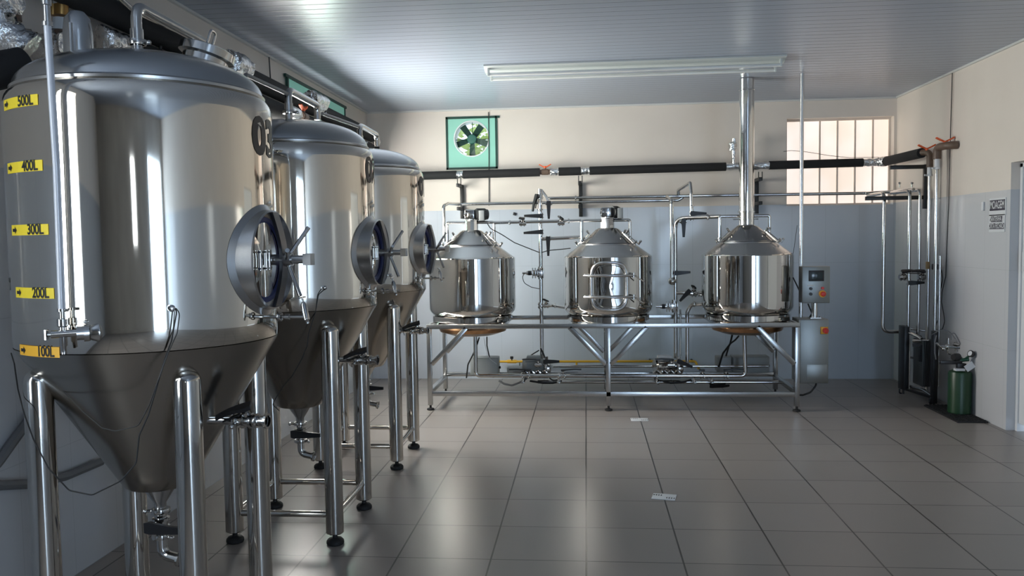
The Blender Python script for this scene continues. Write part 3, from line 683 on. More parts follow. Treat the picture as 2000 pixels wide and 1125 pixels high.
tag(cable('power_cable', [at(1578, 593, 7.30), at(1586, 612, 7.30), at(1581, 620, 7.30), at(1584, 626, 7.30)], .006, M_CABLE, fil=.01), 'short kinked black cable between the control panel and the cabinet', 'cable')

# ------------------------------------------------------------------ pipes over and behind the kettles
def pipe(label, pts, r=.0145, fil=.045, name='steel_pipe', material=None, loc=None, rings=()):
    t = thing(name, Vector(pts[0]) if loc is None else loc, label, 'pipe')
    MB().tube(pts, r, 16, fil=fil).build('pipe_run', material or M_PIPE, t)
    for p, ax in rings:
        mb = MB(); clampring(mb, p, ax, r+.002, .014, (0, -1, -.2)); mb.build('pipe_clamp', M_PIPE, t)
    return t
BYP = 8.60
X_, Z_ = Vector((1, 0, 0)), Vector((0, 0, 1))
zA = 1.887
pa = pipe('lower long steel pipe along the back wall, bent down at its left end', [(-1.36, 7.85, 1.50), (-1.36, 7.85, 1.84), (-1.36, 8.1, 1.875), (-1.33, BYP, zA), (.95, BYP, zA), (1.00, BYP, zA+.03)], .016)
pb = pipe('long steel pipe along the back wall, passing over the window to the right corner', [(-.40, BYP-.02, zA+.045), (2.80, BYP-.02, zA+.035), (2.98, 8.30, zA+.03), (3.03, 7.95, zA+.03)], .016, rings=[((-.1, BYP-.02, zA+.044), X_)])
RYP = 7.86
xr1 = at(1056, 500, RYP).x
r1 = pipe('tall upright steel pipe between left and middle kettles, carrying black lever valves', [(xr1, RYP, .36), (xr1, RYP, 1.985)], .019, rings=[((xr1, RYP, 1.79), Z_), ((xr1, RYP, 1.90), Z_)])
fy = Vector((0, -1, 0))
def vpx(parent, x, y, Y, ax, side, d, L=.16, r=.024, **k): return valve(parent, at(x, y, Y), ax, side, d, L, r, **k)
vpx(r1, 1056, 383, RYP, Z_, (-.8, -.6, 0), (-.25, 0, -1), .15)
vpx(r1, 1057, 422, RYP, Z_, fy, (-1, 0, .02), .16)
vpx(r1, 1057, 453, RYP, Z_, fy, (-1, 0, -.05), .165)
vpx(r1, 1055, 597, RYP, Z_, fy, (0, 0, 1), .01, lev=False)
mb = MB(); p = at(1062, 385, RYP); mb.tube([at(1058, 372, RYP), at(1066, 382, RYP+.2), at(1072, 396, BYP-.1), at(1078, 397, BYP)], .013, 12); mb.build('pipe_branch', M_PIPE, r1)
vpx(r1, 1072, 397, RYP, X_, fy, (0, 0, -1), .15)
rail = pipe('straight steel pipe joining the washing rails of the left and middle kettles', [(-.86, KY+.06, 1.668), (-.04, KY+.06, 1.672)], .0145, rings=[((-.70, KY+.06, 1.668), X_), ((-.155, KY+.06, 1.672), X_)])
vpx(rail, 1021, 437, KY+.06, X_, (0, -.3, 1), (-1, 0, .05), .035)
vpx(rail, 1096, 436, KY+.06, X_, (0, -.3, 1), (-.3, -.4, .2), .03)
br = pipe('short level steel pipe from the upright pipe to the roof of the middle kettle', [(xr1+.015, RYP, at(1060, 467, RYP).z), (at(1137, 463, RYP).x, RYP, at(1137, 463, RYP).z), (at(1146, 463, RYP).x, 7.70, 1.46)], .0165)
vpx(br, 1071, 466, RYP, X_, fy, (0, 0, -1), .165)
b2 = pipe('short steel pipe feeding the lower left side of the middle kettle', [(xr1+.01, RYP, at(1060, 597, RYP).z), (at(1080, 597, RYP).x, RYP, at(1080, 597, RYP).z), (at(1110, 596, 7.7).x, 7.62, .865)], .0145, rings=[(at(1084, 597, 7.84), X_)])
vpx(b2, 1067, 597, RYP-.01, X_, (0, -.2, 1), (-.4, -.5, .2), .035)
def sensor(label, x, y, Y):
    t = thing('flow_sensor', at(x, y, Y), label, 'sensor'); p = at(x, y, Y)
    mb = MB(); 
    for dx in (-.045, -.02, .0, .035, .055): mb.box(p+V(dx, -.02, 0), (.008, .05, .10 if dx != .0 else .08), bev=.002)
    mb.box(p+V(0, -.02, 0), (.10, .035, .055), bev=.004); mb.cyl(p+V(-.045, -.02, 0), p+V(-.105, -.02, 0), .020, 16); mb.cyl(p+V(-.10, -.02, 0), p+V(-.145, -.02, 0), .011, 12)
    mb.cyl(p+V(.025, 0, -.06), p+V(.025, 0, .06), .022, 16)
    mb.build('sensor_body', M_PIPE, t)
    MB().cyl(p+V(-.06, -.02, 0), p+V(-.09, -.02, 0), .0225, 16).build('sensor_nut', M_BLACK, t)
sensor('steel flow sensor clamped on the upright pipe left of the middle kettle', 1050, 533, RYP)
sensor('steel flow sensor clamped on the pipes left of the right kettle', 1311, 598, RYP)
# right-hand riser group
x12 = at(1312, 480, RYP).x
r2 = pipe('upright steel pipe ending in a round bulb, leftmost beside the right kettle', [(x12, BYP-.3, zA+.02), (x12, RYP, zA-.03), (x12, RYP, 1.10)], .018)
MB().ball(at(1313, 549, RYP), .042, (1, 1, .9)).build('pipe_bulb', M_PIPE, r2)
x18 = at(1319, 500, RYP).x
r3 = pipe('upright steel pipe bending over to the washing rail of the right kettle', [(x18, RYP, .36), (x18, RYP, 1.685), (1.22, KY+.06, 1.69)], .0185, fil=.10, rings=[((x18+.27, RYP-.2, 1.687), X_)])
vpx(r3, 1334, 432, RYP-.05, X_, fy, (0, 0, -1), .15)
vpx(r3, 1320, 533, RYP, Z_, fy, (1, 0, .06), .13)
r4 = pipe('crooked steel pipe rising over the long pipes beside the chimney', [at(1325, 381, BYP-.02), at(1325, 371, BYP-.1), at(1348, 357, 7.9), at(1350, 378, 7.85), at(1351, 431, 7.85)], .0165, fil=.03, rings=[(at(1351, 402, 7.85), Z_)])
vpx(r4, 1351, 417, 7.85, Z_, fy, (1, 0, -.03), .13)
r5 = pipe('short steel pipe with black levers entering the lower left of the right kettle', [at(1320, 572, RYP), at(1345, 572, RYP-.05), at(1364, 574, 7.72), at(1376, 578, 7.62)], .0175, rings=[(at(1365, 574, 7.72), X_)])
vpx(r5, 1346, 573, RYP-.06, X_, (-.2, -1, .4), (-.75, 0, -.8), .12)
vpx(r5, 1355, 573, RYP-.08, X_, (0, -.3, 1), (-.2, -.3, .2), .03, r=.034)
vpx(r5, 1372, 573, 7.68, X_, (.3, -1, .5), (.5, 0, -.9), .08)
r6 = pipe('steel pipe curving up from the bottom pipes into the right kettle base', [at(1342, 715, 7.75), at(1342, 610, 7.75), at(1350, 594, 7.75), at(1378, 594, 7.66)], .018, fil=.07, rings=[(at(1356, 594, 7.72), X_)])
r7 = pipe('thin upright steel pipe just right of the tall pump pipe', [at(1329, 604, 7.82), at(1329, 695, 7.82)], .009)
tp = pipe('thin tall steel pipe from stand to ceiling right of the chimney', [(1.868, 7.36, .77), (1.868, 7.36, 2.90)], .0165, material=mat('pale_pipe', (.72, .72, .72), .25, 1))
# bottom pipework
BY_ = 7.62
zl = at(1100, 734, BY_).z
p1 = thing('steel_pipe', (.0, BY_, zl), 'long low steel pipe across the stand joining the drains of the outer kettles', 'pipe')
MB().tube([(at(929, 700, BY_).x, BY_, .665), (at(929, 700, BY_).x, BY_, zl), (at(1456, 700, BY_).x, BY_, zl), (at(1453, 700, BY_).x, BY_, .665)], .019, 16, fil=.045).build('pipe_run', M_PIPE, p1)
for x in (1021, 1033, 1092, 1103, 1283, 1375, 1420):
    mb = MB(); clampring(mb, (at(x, 734, BY_).x, BY_, zl), X_, .020, .016, (0, -1, -.2)); mb.build('pipe_clamp', M_PIPE, p1)
for x, d, L in ((1100, 1, .17), (1034, -1, .19), (1418, 1, .17), (1372, -1, .03)):
    valve(p1, (at(x, 734, BY_).x, BY_, zl), X_, (0, 0, 1), (d, 0, .05), L, .026)
zl2 = at(1200, 746, BY_+.12).z
p2 = thing('steel_pipe', (.0, BY_+.12, zl2), 'lower and slightly farther steel pipe running beside the long low pipe', 'pipe')
MB().tube([(at(1050, 746, BY_+.1).x, BY_+.12, zl2), (at(1536, 746, BY_+.1).x, BY_+.12, zl2), (at(1550, 750, 7.3).x, 7.30, .17)], .016, 16, fil=.04).build('pipe_run', M_PIPE, p2)
for x in (1286, 1392): mb = MB(); clampring(mb, (at(x, 746, BY_+.1).x, BY_+.12, zl2), X_, .018, .016); mb.build('pipe_clamp', M_PIPE, p2)
valve(p2, (at(1393, 746, BY_).x, BY_+.12, zl2), X_, (0, -1, -.7), (1, 0, .02), .16, .024)
p3 = pipe('third low steel pipe, farthest back behind the other two low ones', [(at(1080, 739, 7.85).x, 7.85, .285), (at(1500, 739, 7.85).x, 7.85, .285)], .013)
for x in (1022, 1091, 1283, 1356, 1390):
    xx = at(x, 750, BY_).x
    g = thing('pipe_support', (xx, BY_, .165), 'small upright steel post holding the low pipes, %s' % {1022: 'first from the left', 1091: 'second from the left', 1283: 'under the right pump', 1356: 'just right of the right pump', 1390: 'rightmost near the long black lever'}[x], 'support', 'posts under the low pipes')
    MB().cyl((xx, BY_, .166), (xx, BY_, zl-.018), .010, 12).build('post', M_PIPE, g)
    MB().box((xx, BY_+.15, .175), (.03, .42, .012), bev=.002).build('foot_plate', M_FRAME, g)
# pumps
def pump(x, y, Y, label, cap):
    p = at(x, y, Y); t = thing('transfer_pump', (p.x, p.y, .19), label, 'pump')
    z = .300
    mb = MB(); 
    mb.lathe([(0, -.10), (.062, -.10), (.075, -.085), (.075, .07), (.062, .09), (0, .09)], (p.x-.02, p.y+.05, z), (1, .3, 0), 28)
    for k in range(16):
        q = 2*PI*k/16; e = Vector((1, .3, 0)).normalized(); s_ = e.cross(Z_); r_ = s_*math.cos(q)+Z_*math.sin(q); o = Vector((p.x-.02, p.y+.05, z))
        mb.beam(o-e*.07+r_*.078, o+e*.055+r_*.078, .005, .010, up=r_)
    mb.build('pump_motor', M_GREYPAINT if not cap else M_PIPE, t)
    mb = MB(); mb.box((p.x-.02, p.y+.05, z+.085), (.13, .09, .030), bev=.008); mb.build('motor_cover', M_GREYPAINT if not cap else M_WHITE, t)
    mb = MB(); mb.lathe([(.0, -.03), (.058, -.03), (.066, -.015), (.066, .015), (.05, .03), (0, .035)], (p.x+.105, p.y-.0, z-.012), (1, .3, 0), 26)
    mb.cyl((p.x+.105, p.y, z+.03), (p.x+.105, p.y, z+.10), .016, 16); mb.build('pump_head', M_PIPE, t)
    mb = MB(); mb.box((p.x, p.y+.05, .200), (.24, .13, .012)); mb.box((p.x-.06, p.y+.05, .225), (.05, .10, .05)); mb.build('pump_base', M_BLACK, t)
    v = valve(t, (p.x+.03, p.y-.08, z+.03), X_, (0, 0, 1), (-1, -.1, .03), .15, .024)
    v = valve(t, (p.x+.10, p.y-.06, z+.045), Z_, (0, -1, .4), (1 if not cap else .7, 0, .02 if not cap else -.3), .13, .024)
    mb = MB()
    for k in range(4): mb.tube([(p.x-.13+.06*k, p.y-.05, z-.05), (p.x-.10+.065*k, p.y-.08, z-.02), (p.x-.06+.06*k, p.y-.08, z-.055), (p.x-.02+.05*k, p.y, z-.06)], .010, 8, fil=.02)
    mb.build('pump_fittings', M_PIPE, t)
    return t
pump(1046, 716, 7.72, 'transfer pump with a grey motor under the left upright pipe', False)
pump(1303, 714, 7.72, 'transfer pump with a shiny motor and white cover under the right upright pipes', True)
hz = at(1000, 752, 7.7).z
tag(cable('rubber_hose', [at(975, 744, 7.74), at(985, 750, 7.70), at(1000, 753, 7.70), at(1018, 746, 7.70), at(1030, 738, 7.72)], .010, M_HOSE), 'grey hose sagging left of the left pump', 'hose')
tag(cable('rubber_hose', [at(1035, 744, 7.72), at(1060, 748, 7.70), at(1080, 748, 7.70), at(1097, 744, 7.72)], .010, M_BLACK), 'black hose sagging below the left pump', 'hose')
tag(cable('rubber_hose', [at(1288, 744, 7.74), at(1310, 748, 7.72), at(1335, 746, 7.72), at(1350, 742, 7.74)], .010, M_BLACK), 'black hose sagging below the right pump', 'hose')
tag(cable('power_cable', [at(1056, 680, RYP-.03), at(1062, 692, RYP-.03), at(1067, 706, RYP-.06), at(1069, 722, RYP-.1), at(1071, 736, 7.68), at(1080, 744, 7.68), at(1090, 742, 7.68)], .007, M_CABLE), 'black cable leaving the left upright pipe to the right and down', 'cable')
tag(cable('power_cable', [at(1053, 684, RYP-.03), at(1040, 692, RYP-.03), at(1028, 701, RYP-.03), at(1022, 708, RYP-.03)], .006, M_CABLE), 'black cable leaving the left upright pipe to the left', 'cable')
# junction boxes
def jbox(x0, y0, x1, y1, Y, label, d=.16):
    a, b = at(x0, y0, Y), at(x1, y1, Y); t = thing('junction_box', ((a.x+b.x)/2, Y, b.z), label, 'box')
    MB().box(((a.x+b.x)/2, Y+d/2, (a.z+b.z)/2), (b.x-a.x, d, a.z-b.z), bev=.004).build('box_body', M_GREYPAINT, t)
    MB().box(((a.x+b.x)/2, Y-.003, (a.z+b.z)/2), (b.x-a.x-.012, .010, a.z-b.z-.012), bev=.003).build('box_lid', M_GREYPAINT, t)
    MB().cyl((b.x, Y+d/2, (a.z+b.z)/2-.02), (b.x+.018, Y+d/2, (a.z+b.z)/2-.02), .012, 12).build('cable_gland', M_BLACK, t)
jbox(918, 699, 973, 733, 7.78, 'grey steel junction box under the left kettle')
jbox(990, 719, 1032, 738, 7.80, 'low flat grey box left of the left pump')
jbox(1401, 698, 1428, 727, 7.85, 'small grey box under the right kettle, left one of two')
jbox(1431, 697, 1503, 728, 7.90, 'wide pale grey box under the right kettle, right one of two')
for pts, r, lab in (([at(936, 659, 7.6), at(932, 672, 7.62), at(925, 690, 7.7), at(914, 712, 7.72), at(911, 738, 7.75)], .007, 'black cable arching from the left kettle down past the box on its left'),
                    ([at(951, 658, 7.6), at(951, 675, 7.65), at(956, 698, 7.8)], .006, 'short black cable from the left kettle into the grey box'),
                    ([at(1430, 655, 7.6), at(1426, 672, 7.65), at(1412, 690, 7.75), at(1404, 716, 7.82)], .009, 'thick dark cable slanting down left from the right kettle'),
                    ([at(1443, 656, 7.6), at(1436, 664, 7.62), at(1425, 672, 7.7), at(1418, 695, 7.8)], .008, 'thick dark cable slanting down from the right kettle, nearer the drain pipe')):
    tag(cable('power_cable', pts, r, M_CABLE), lab, 'cable')
mb = MB(); mb.tube([at(945, 660, 7.6), at(951, 690, 7.74), at(958, 702, 7.77), at(970, 711, 7.77)], .0018, 6); tag(mb.build('sensor_cable', M_WHITE), 'thin pale wire from the left kettle crossing the grey box', 'cable')
# gas line
gy = 8.72
gp = thing('gas_pipe', (0, gy, at(1100, 706, gy).z), 'yellow gas pipe running along the foot of the back wall', 'pipe')
zg = at(1100, 706, gy).z
MB().tube([(at(972, 706, gy).x, gy, zg), (at(1358, 706, gy).x, gy, zg), (at(1362, 716, gy).x, gy-.1, zg-.06)], .0125, 14, fil=.03).build('pipe_run', M_YEL, gp)
mb = MB(); xg = at(1000, 706, gy).x; mb.cyl((xg-.05, gy, zg), (xg+.05, gy, zg), .019, 14); mb.build('gas_valve', M_YEL, gp)
for x, dz in ((1000, .045), (1015, -.06)):
    xg = at(x, 706, gy).x; mb = MB(); mb.cyl((xg, gy, zg), (xg, gy-.02, zg+dz*.7), .006, 8); mb.box((xg, gy-.02, zg+dz), (.035, .014, .03), bev=.004); mb.build('valve_handle', M_BLACK, gp)
for x in (1060, 1180, 1270, 1352): xg = at(x, 706, gy).x; MB().box((xg, (gy+YB)/2, zg), (.016, YB-gy, .030), bev=.002).build('pipe_clip', M_BRKT, gp)
for x in (1126, 1342): xg = at(x, 706, gy).x; MB().cyl((xg, gy, zg), (xg, gy, zg-.055), .010, 12).build('pipe_stub', M_YEL, gp)
# cable loops between the kettles
tag(cable('power_cable', [at(952, 437, KY-.02), at(958, 446, KY), at(980, 458, 7.6), at(1005, 474, 7.7), at(1030, 484, 7.8), at(1053, 493, RYP-.02)], .0045, M_CABLE), 'black cable drooping from the motor of the left kettle to the upright pipe', 'cable')
tag(cable('power_cable', [at(1058, 493, RYP-.02), at(1072, 489, 7.8), at(1095, 487, 7.7), at(1114, 485, 7.6)], .0045, M_CABLE), 'black cable from the upright pipe to the shoulder of the middle kettle', 'cable')
tag(cable('sensor_cable', [at(1025, 533, 7.8), at(1020, 541, 7.82), at(1024, 553, 7.84), at(1038, 561, 7.84), at(1053, 564, RYP)], .0035, M_CABLE), 'thin cable looping down from the left flow sensor', 'cable')
tag(cable('sensor_cable', [at(1557, 440, 7.45), at(1553, 470, 7.5), at(1549, 497, 7.55), at(1545, 505, 7.56)], .002, M_CABLE), 'thin wire hanging beside the right shoulder of the right kettle', 'cable')

# ------------------------------------------------------------------ insulated ducts
def foil_sleeve(parent, p0, p1, r, name='foil_joint'):
    p0, p1 = Vector(p0), Vector(p1); n = 10; mb = MB(); d = (p1-p0).normalized(); a, b = ortho(d); rings = []
    for i in range(n+1):
        c = p0.lerp(p1, i/n); rings.append([mb.bm.verts.new(c+(a*math.cos(2*PI*k/18)+b*math.sin(2*PI*k/18))*r*random.uniform(.86, 1.14)) for k in range(18)])
    for A, B in zip(rings, rings[1:]):
        for k in range(18): mb.bm.faces.new((A[k], A[(k+1) % 18], B[(k+1) % 18], B[k]))
    mb.bm.faces.new(rings[0][::-1]); mb.bm.faces.new(rings[-1])
    return mb.build(name, M_FOIL, parent, ang=80)
def foam(parent, p0, p1, r=.043): return MB().tube([p0, p1], r, 24).build('foam_sleeve', M_FOAM, parent)
def bvalve(parent, p, ax, up=(0, 0, 1)):
    """brown plastic ball valve with an orange wing handle"""
    p, ax, up = Vector(p), Vector(ax).normalized(), Vector(up)
    mb = MB(); mb.lathe([(0, -.055), (.026, -.055), (.026, -.035), (.031, -.033), (.031, .033), (.026, .035), (.026, .055), (0, .055)], p, ax, 20); mb.cyl(p, p+up*.05, .012, 12)
    v = mb.build('ball_valve', M_BROWN, parent); mb = MB()
    for s_ in (-1, 1): mb.beam(p+up*.046, p+up*.062+ax*s_*.03, .020, .010, up=up); mb.beam(p+up*.060+ax*s_*.028, p+up*.080+ax*s_*.062, .026, .010, up=up)
    mb.cyl(p+up*.04, p+up*.062, .013, 12)
    mb.build('wing_handle', M_ORANGE, v); return v
DY = 8.60
def dp_(x): q = at(x, 0, DY); return q.x
zd = lambda x: 2.197 + (x+1.3)*.008
D = thing('insulated_duct', (0, DY, 2.2), 'black foam insulated pipe along the back wall with foil joints', 'duct')
segs = [(-2.15, -1.345), (-1.275, -.47), (-.275, -.045), (.045, 1.43), (1.86, 2.78)]
for a, b in segs: foam(D, (a, DY, zd(a)), (b, DY, zd(b)))
for a, b in ((-1.35, -1.27), (-.36, -.27), (-.05, .05), (1.425, 1.865), (2.775, 3.00)): foil_sleeve(D, (a, DY, zd(a)), (b, DY, zd(b)), .037)
bvalve(D, (-.415, DY, zd(-.4)), X_)
MB().tube([(1.51, DY, 2.22), (1.51, DY, 2.50)], .022, 14).build('foil_riser', M_FOIL, D); foil_sleeve(D, (1.50, DY, 2.38), (1.50, DY, 2.46), .04)
D2 = thing('insulated_duct', (3.0, 8.1, 2.2), 'black foam insulated pipe running along the right wall to brown valves', 'duct')
foam(D2, (2.985, 8.56, zd(3)), (3.03, 7.78, 2.235), .045)
foil_sleeve(D2, (2.93, 8.60, zd(3)), (2.985, 8.55, zd(3)), .046)
# ducts on the left wall
dxl = -2.20
for nm, z, y0, y1, r_, lab in (('insulated_duct', 2.60, 3.0, 8.45, .062, 'upper black insulated pipe high on the left wall behind the tanks'), ('insulated_duct', 2.455, 3.80, 8.30, .066, 'lower black insulated pipe on the left wall behind the tanks')):
    d_ = thing(nm, (dxl, 5, z), lab, 'duct')
    cuts = [(y0, 4.9), (5.0, 6.6), (6.72, y1)]
    for a, b in cuts: foam(d_, (dxl, a, z), (dxl, b, z), r_)
    for a, b in ((4.88, 5.02), (6.58, 6.74)): foil_sleeve(d_, (dxl, a, z), (dxl, b, z), r_*.95)
    foil_sleeve(d_, (dxl, y0-.16, z), (dxl, y0+.02, z), r_*.9)
    if z > 2.55:
        foil_sleeve(d_, (dxl, y1-.02, z), (dxl, y1+.10, z-.04), .062); foam(d_, (dxl, 8.56, z-.05), (dxl, 8.60, 2.25), .043)
        foil_sleeve(d_, (dxl+.09, 6.25, z+.02), (dxl+.09, 6.55, z+.03), .062, 'foil_elbow'); foil_sleeve(d_, (dxl+.12, 4.75, z-.02), (dxl+.12, 4.95, z-.02), .07, 'foil_elbow')
    else:
        bvalve(d_, (dxl+.14, 5.95, z-.02), (0, 1, 0)); foil_sleeve(d_, (dxl+.12, 5.7, z-.02), (dxl+.12, 5.86, z-.02), .045)
# near left cluster: duct ends, foil elbows, brown and brass valves
D5 = thing('insulated_duct', (-2.1, 2.6, 2.5), 'black insulated pipe at the far left with foil elbows beside the nearest tank dome', 'duct')
foam(D5, atx(-60, 150, -2.10), atx(45, 128, -2.02), .065)
foil_sleeve(D5, at(-15, 50, 3.0), at(55, 100, 3.05), .072); foil_sleeve(D5, at(-5, 8, 3.0), at(32, 0, 3.0), .05)
foil_sleeve(D5, at(75, 95, 3.4), at(133, 92, 3.4), .062)
MB().tube([at(18, 40, 3.12), at(15, 5, 3.12)], .045, 18).build('brown_elbow', M_BROWN, D5)
g = thing('brass_valve', at(118, 40, 3.4), 'brass and white plastic valve above the dome of the nearest tank, far left', 'valve')
mb = MB(); mb.cyl(at(120, 30, 3.4), at(120, 5, 3.4), .028, 18); mb.cyl(at(103, 30, 3.4), at(103, 8, 3.4), .020, 18); mb.build('brass_body', M_BRASS, g)
mb = MB(); a, b = at(121, 36, 3.4), at(121, 60, 3.4); mb.tube([a, a.lerp(b, .4), b], [.034, .038, .046], 20); mb.build('white_nut', M_WHITE, g)
MB().cyl(at(121, 60, 3.4), at(121, 75, 3.4), .03, 16).build('brown_stub', M_BROWN, g)
MB().cyl(at(113, 8, 3.39), at(113, -8, 3.39), .02, 16).build('white_cap', M_WHITE, g)
# thin steel lines over the tanks
lz = 2.28
pipe('thin steel line running over the gap between the nearest and middle tank domes', [(-1.525, 3.16, 2.05), (-1.525, 3.42, 2.17), (-1.525, 3.62, 2.205), (-1.525, 3.64, lz-.008), (-1.525, 4.16, lz-.004)], .010, fil=.02, material=M_DULL)
pipe('thin steel line running over the gap between the middle and far tank domes', [(-1.525, 4.73, lz-.02), (-1.525, 5.51, lz+.008)], .010, fil=.02, material=M_DULL)
pipe('long thin steel pipe high on the left wall above the nearest tank', [atx(225, -12, -2.05), atx(262, 22, -2.05), atx(405, 88, -2.05)], .012, fil=0)

# wall brackets
def bracket(x, z_top, label, arms=(), h=.36):
    t = thing('wall_bracket', (x, YB, z_top-h), label, 'bracket', 'black brackets on the back wall')
    MB().box((x, YB-.022, z_top-h/2), (.038, .040, h), bev=.002).build('wall_plate', M_BRKT, t)
    for z, nm in arms: MB().box((x-.006, YB-.14, z), (.034, .25, .034), bev=.002).build('arm', M_BRKT, t)
    mb = MB(); mb.tube([(x-.018, DY, z_top-.01), (x-.018, DY, z_top+.06)], .005, 8); mb.tube([(x+.018, DY, z_top-.01), (x+.018, DY, z_top+.06)], .005, 8); mb.build('hanger_rod', M_BRKT, t)
for x, lab in ((-1.32, 'black wall bracket left of the left kettle motor'), (-.05, 'black wall bracket left above the middle kettle'), (1.775, 'black wall bracket just right of the chimney')):
    bracket(x, 2.10, lab, ((2.085, 0), (zA-.045, 0)))
def bracket2(lab, y0, z0, y1, zt_, arms):
    t = thing('wall_bracket', (XR, y0, z0), lab, 'bracket', 'black brackets on the right wall')
    MB().box((XR-.02, y0, (z0+zt_)/2), (.038, .04, zt_-z0), bev=.002).build('wall_plate', M_BRKT, t)
    for (z, L) in arms: MB().box((XR-.04-L/2, y0, z), (L, .036, .036), bev=.002).build('arm', M_BRKT, t)
bracket2('black bracket at the right wall with two long arms under the duct and pipes', 8.02, 1.74, 0, 2.15, ((2.13, .30), (1.845, .52)))
t = thing('wall_bracket', (XL, 4.15, 2.40), 'black bracket arm on the left wall behind the dome of the nearest tank', 'bracket')
MB().box((XL+.165, 4.15, 2.395), (.32, .04, .045), bev=.002).build('arm', M_BRKT, t); MB().box((XL+.02, 4.15, 2.40), (.038, .05, .30), bev=.002).build('wall_plate', M_BRKT, t)
MB().cyl((XL+.16, 4.15, 2.41), (XL+.16, 4.15, 2.56), .008, 8).build('hanger_rod', M_BRKT, t)

# ------------------------------------------------------------------ right wall pipework
def vert(x, y0, y1, X, Yref=None): p, q = atx(x, y0, X), None; return p
RYW = 7.95
def rp(label, xpx, ytop, ybot, Y, r=.0165, extra_top=(), extra_bot=(), name='steel_pipe', rings=(), fil=.05):
    a, b = at(xpx, ytop, Y), at(xpx, ybot, Y); b.x = a.x = (a.x+b.x)/2
    return pipe(label, [*extra_top, a, b, *extra_bot], r, fil=fil, rings=rings)
q0 = at(1727, 377, 8.1); q1 = at(1727, 648, 8.1)
rA = pipe('leftmost upright steel pipe in the right corner, turning level near the floor', [(q0.x, BYP-.05, q0.z), (q0.x, 8.1, q0.z), (q0.x, 8.1, q1.z), (at(1772, 649, 8.1).x, 8.1, q1.z), (at(1789, 656, 8.0).x, 7.9, q1.z-.03)], .0175, fil=.07)
rB = rp('second upright steel pipe in the right corner, passing the black clamp valves', 1775, 373, 652, 8.0, .0175, extra_top=[(at(1745, 374, 8.25).x, 8.3, at(1745, 376, 8.25).z)])
rC = rp('third upright steel pipe in the right corner, thinner than the second', 1795, 371, 655, 7.9, .015, extra_top=[(at(1780, 373, 8.1).x, 8.1, at(1780, 373, 8.1).z)])
vpx(rB, 1763, 541, 7.95, X_, (0, -.5, 1), (1, 0, 0), .12, r=.034); vpx(rB, 1775, 552, 7.9, Z_, fy, (1, 0, .02), .12)
vpx(rC, 1800, 541, 7.85, X_, (0, -.5, 1), (-1, 0, 0), .10, r=.034)
for (x, z0_) in ((1757, 366), (1781, 366)):
    p = at(x, z0_, 8.1); t = tag(MB().tube([p, p+V(0, 0, .03), p+V(0, 0, .034), p+V(0, 0, .045), p+V(0, 0, .05)], [.005, .005, .012, .014, .006], 10).build('vent_plug', M_PIPE), 'small shiny plug standing on the %s steel elbow in the right corner' % ('left' if x == 1757 else 'right'), 'plug')
YD = 7.72
xD = at(1814, 450, YD).x; xE = at(1828, 450, 7.58).x
rD = pipe('tall steel pipe dropping from the left brown elbow at the right wall', [(xD, YD, at(1814, 768, YD).z+.02), (xD, YD, 2.10)], .016)
rE = pipe('tall steel pipe dropping from the right brown elbow at the right wall', [(xE, 7.58, .13), (xE, 7.58, 2.16)], .016)
for P_, x, y, z in ((rD, xD, YD, 2.03), (rE, xE, 7.58, 2.08)):
    mb = MB(); clampring(mb, (x, y, z), Z_, .02, .016, (-1, -.3, 0)); mb.cyl((x, y, z+.01), (x, y, z+.085), .021, 14); mb.build('pipe_union', M_WHITE, P_)
mb = MB(); mb.tube([(xD, YD, 2.10), (xD, YD, 2.235), (3.03, 7.80, 2.24)], .028, 18, fil=.05); mb.build('brown_elbow', M_BROWN, rD)
mb = MB(); mb.tube([(xE, 7.58, 2.16), (xE, 7.58, 2.262), (xE+.02, 7.44, 2.262), (xE+.06, 7.40, 2.26), (XR-.012, 7.40, 2.26)], .034, 18, fil=.05); mb.build('brown_elbow', M_BROWN, rE)
for P_, p in ((rD, (xD-.02, YD+.02, 2.255)), (rE, (xE+.015, 7.46, 2.285))):
    mb = MB(); p = Vector(p)
    for s_ in (-1, 1): mb.beam(p+V(0, 0, .01), p+V(s_*.035, 0, .028), .018, .012); mb.beam(p+V(s_*.033, 0, .026), p+V(s_*.075, 0, .048), .024, .012)
    mb.cyl(p-V(0, 0, .02), p+V(0, 0, .02), .014, 12); mb.build('wing_handle', M_ORANGE, P_)
mb = MB(); q = at(1811, 518, YD); mb.box((xD-.01, YD-.012, q.z), (.03, .02, .065), bev=.003); mb.build('paper_tag', mat('tan_tag', (.30, .19, .08), .6), rD)
mb = MB(); mb.cyl((xE+.03, 7.56, .15), (xE+.03, 7.56, at(1818, 500, 7.56).z), .011, 12); mb.build('drain_line', M_PIPE, rE)

# plate heat exchanger
hx = thing('plate_heat_exchanger', (3.0, 7.75, 0), 'plate heat exchanger standing in the right corner between two dark end plates', 'heat exchanger')
HY0, HY1 = 7.98, 7.50
M_DP = mat('dark_end_plate', (.035, .035, .037), .4, .6)
MB().box((2.972, HY0, .345), (.045, .15, .60), bev=.003).build('end_plate', M_DP, hx)
MB().box((3.052, HY1, .330), (.040, .06, .64), bev=.003).build('end_plate', M_DP, hx)
mb = MB()
for k in range(9): mb.box((3.035+.014*k, 7.80, .33), (.008, .22, .42), bev=.001)
mb.build('plate_pack', mat('dull_plates', (.14, .15, .15), .4, .7), hx)
mb = MB()
for z in (.63, .36, .07): mb.cyl((2.985, 7.93, z), (3.165, 7.90, z-.03), .010, 12)
mb.tube([(2.99, 7.95, .09), (3.05, 7.72, .085), (3.06, 7.52, .06)], .012, 12); mb.cyl((2.995, 7.90, .05), (2.995, 7.90, .64), .007, 10)
mb.build('tie_rods', M_PIPE, hx)
mb = MB(); mb.beam((2.975, 7.93, .055), (3.05, 7.53, .055), .03, .02); mb.build('base_rail', M_DP, hx)
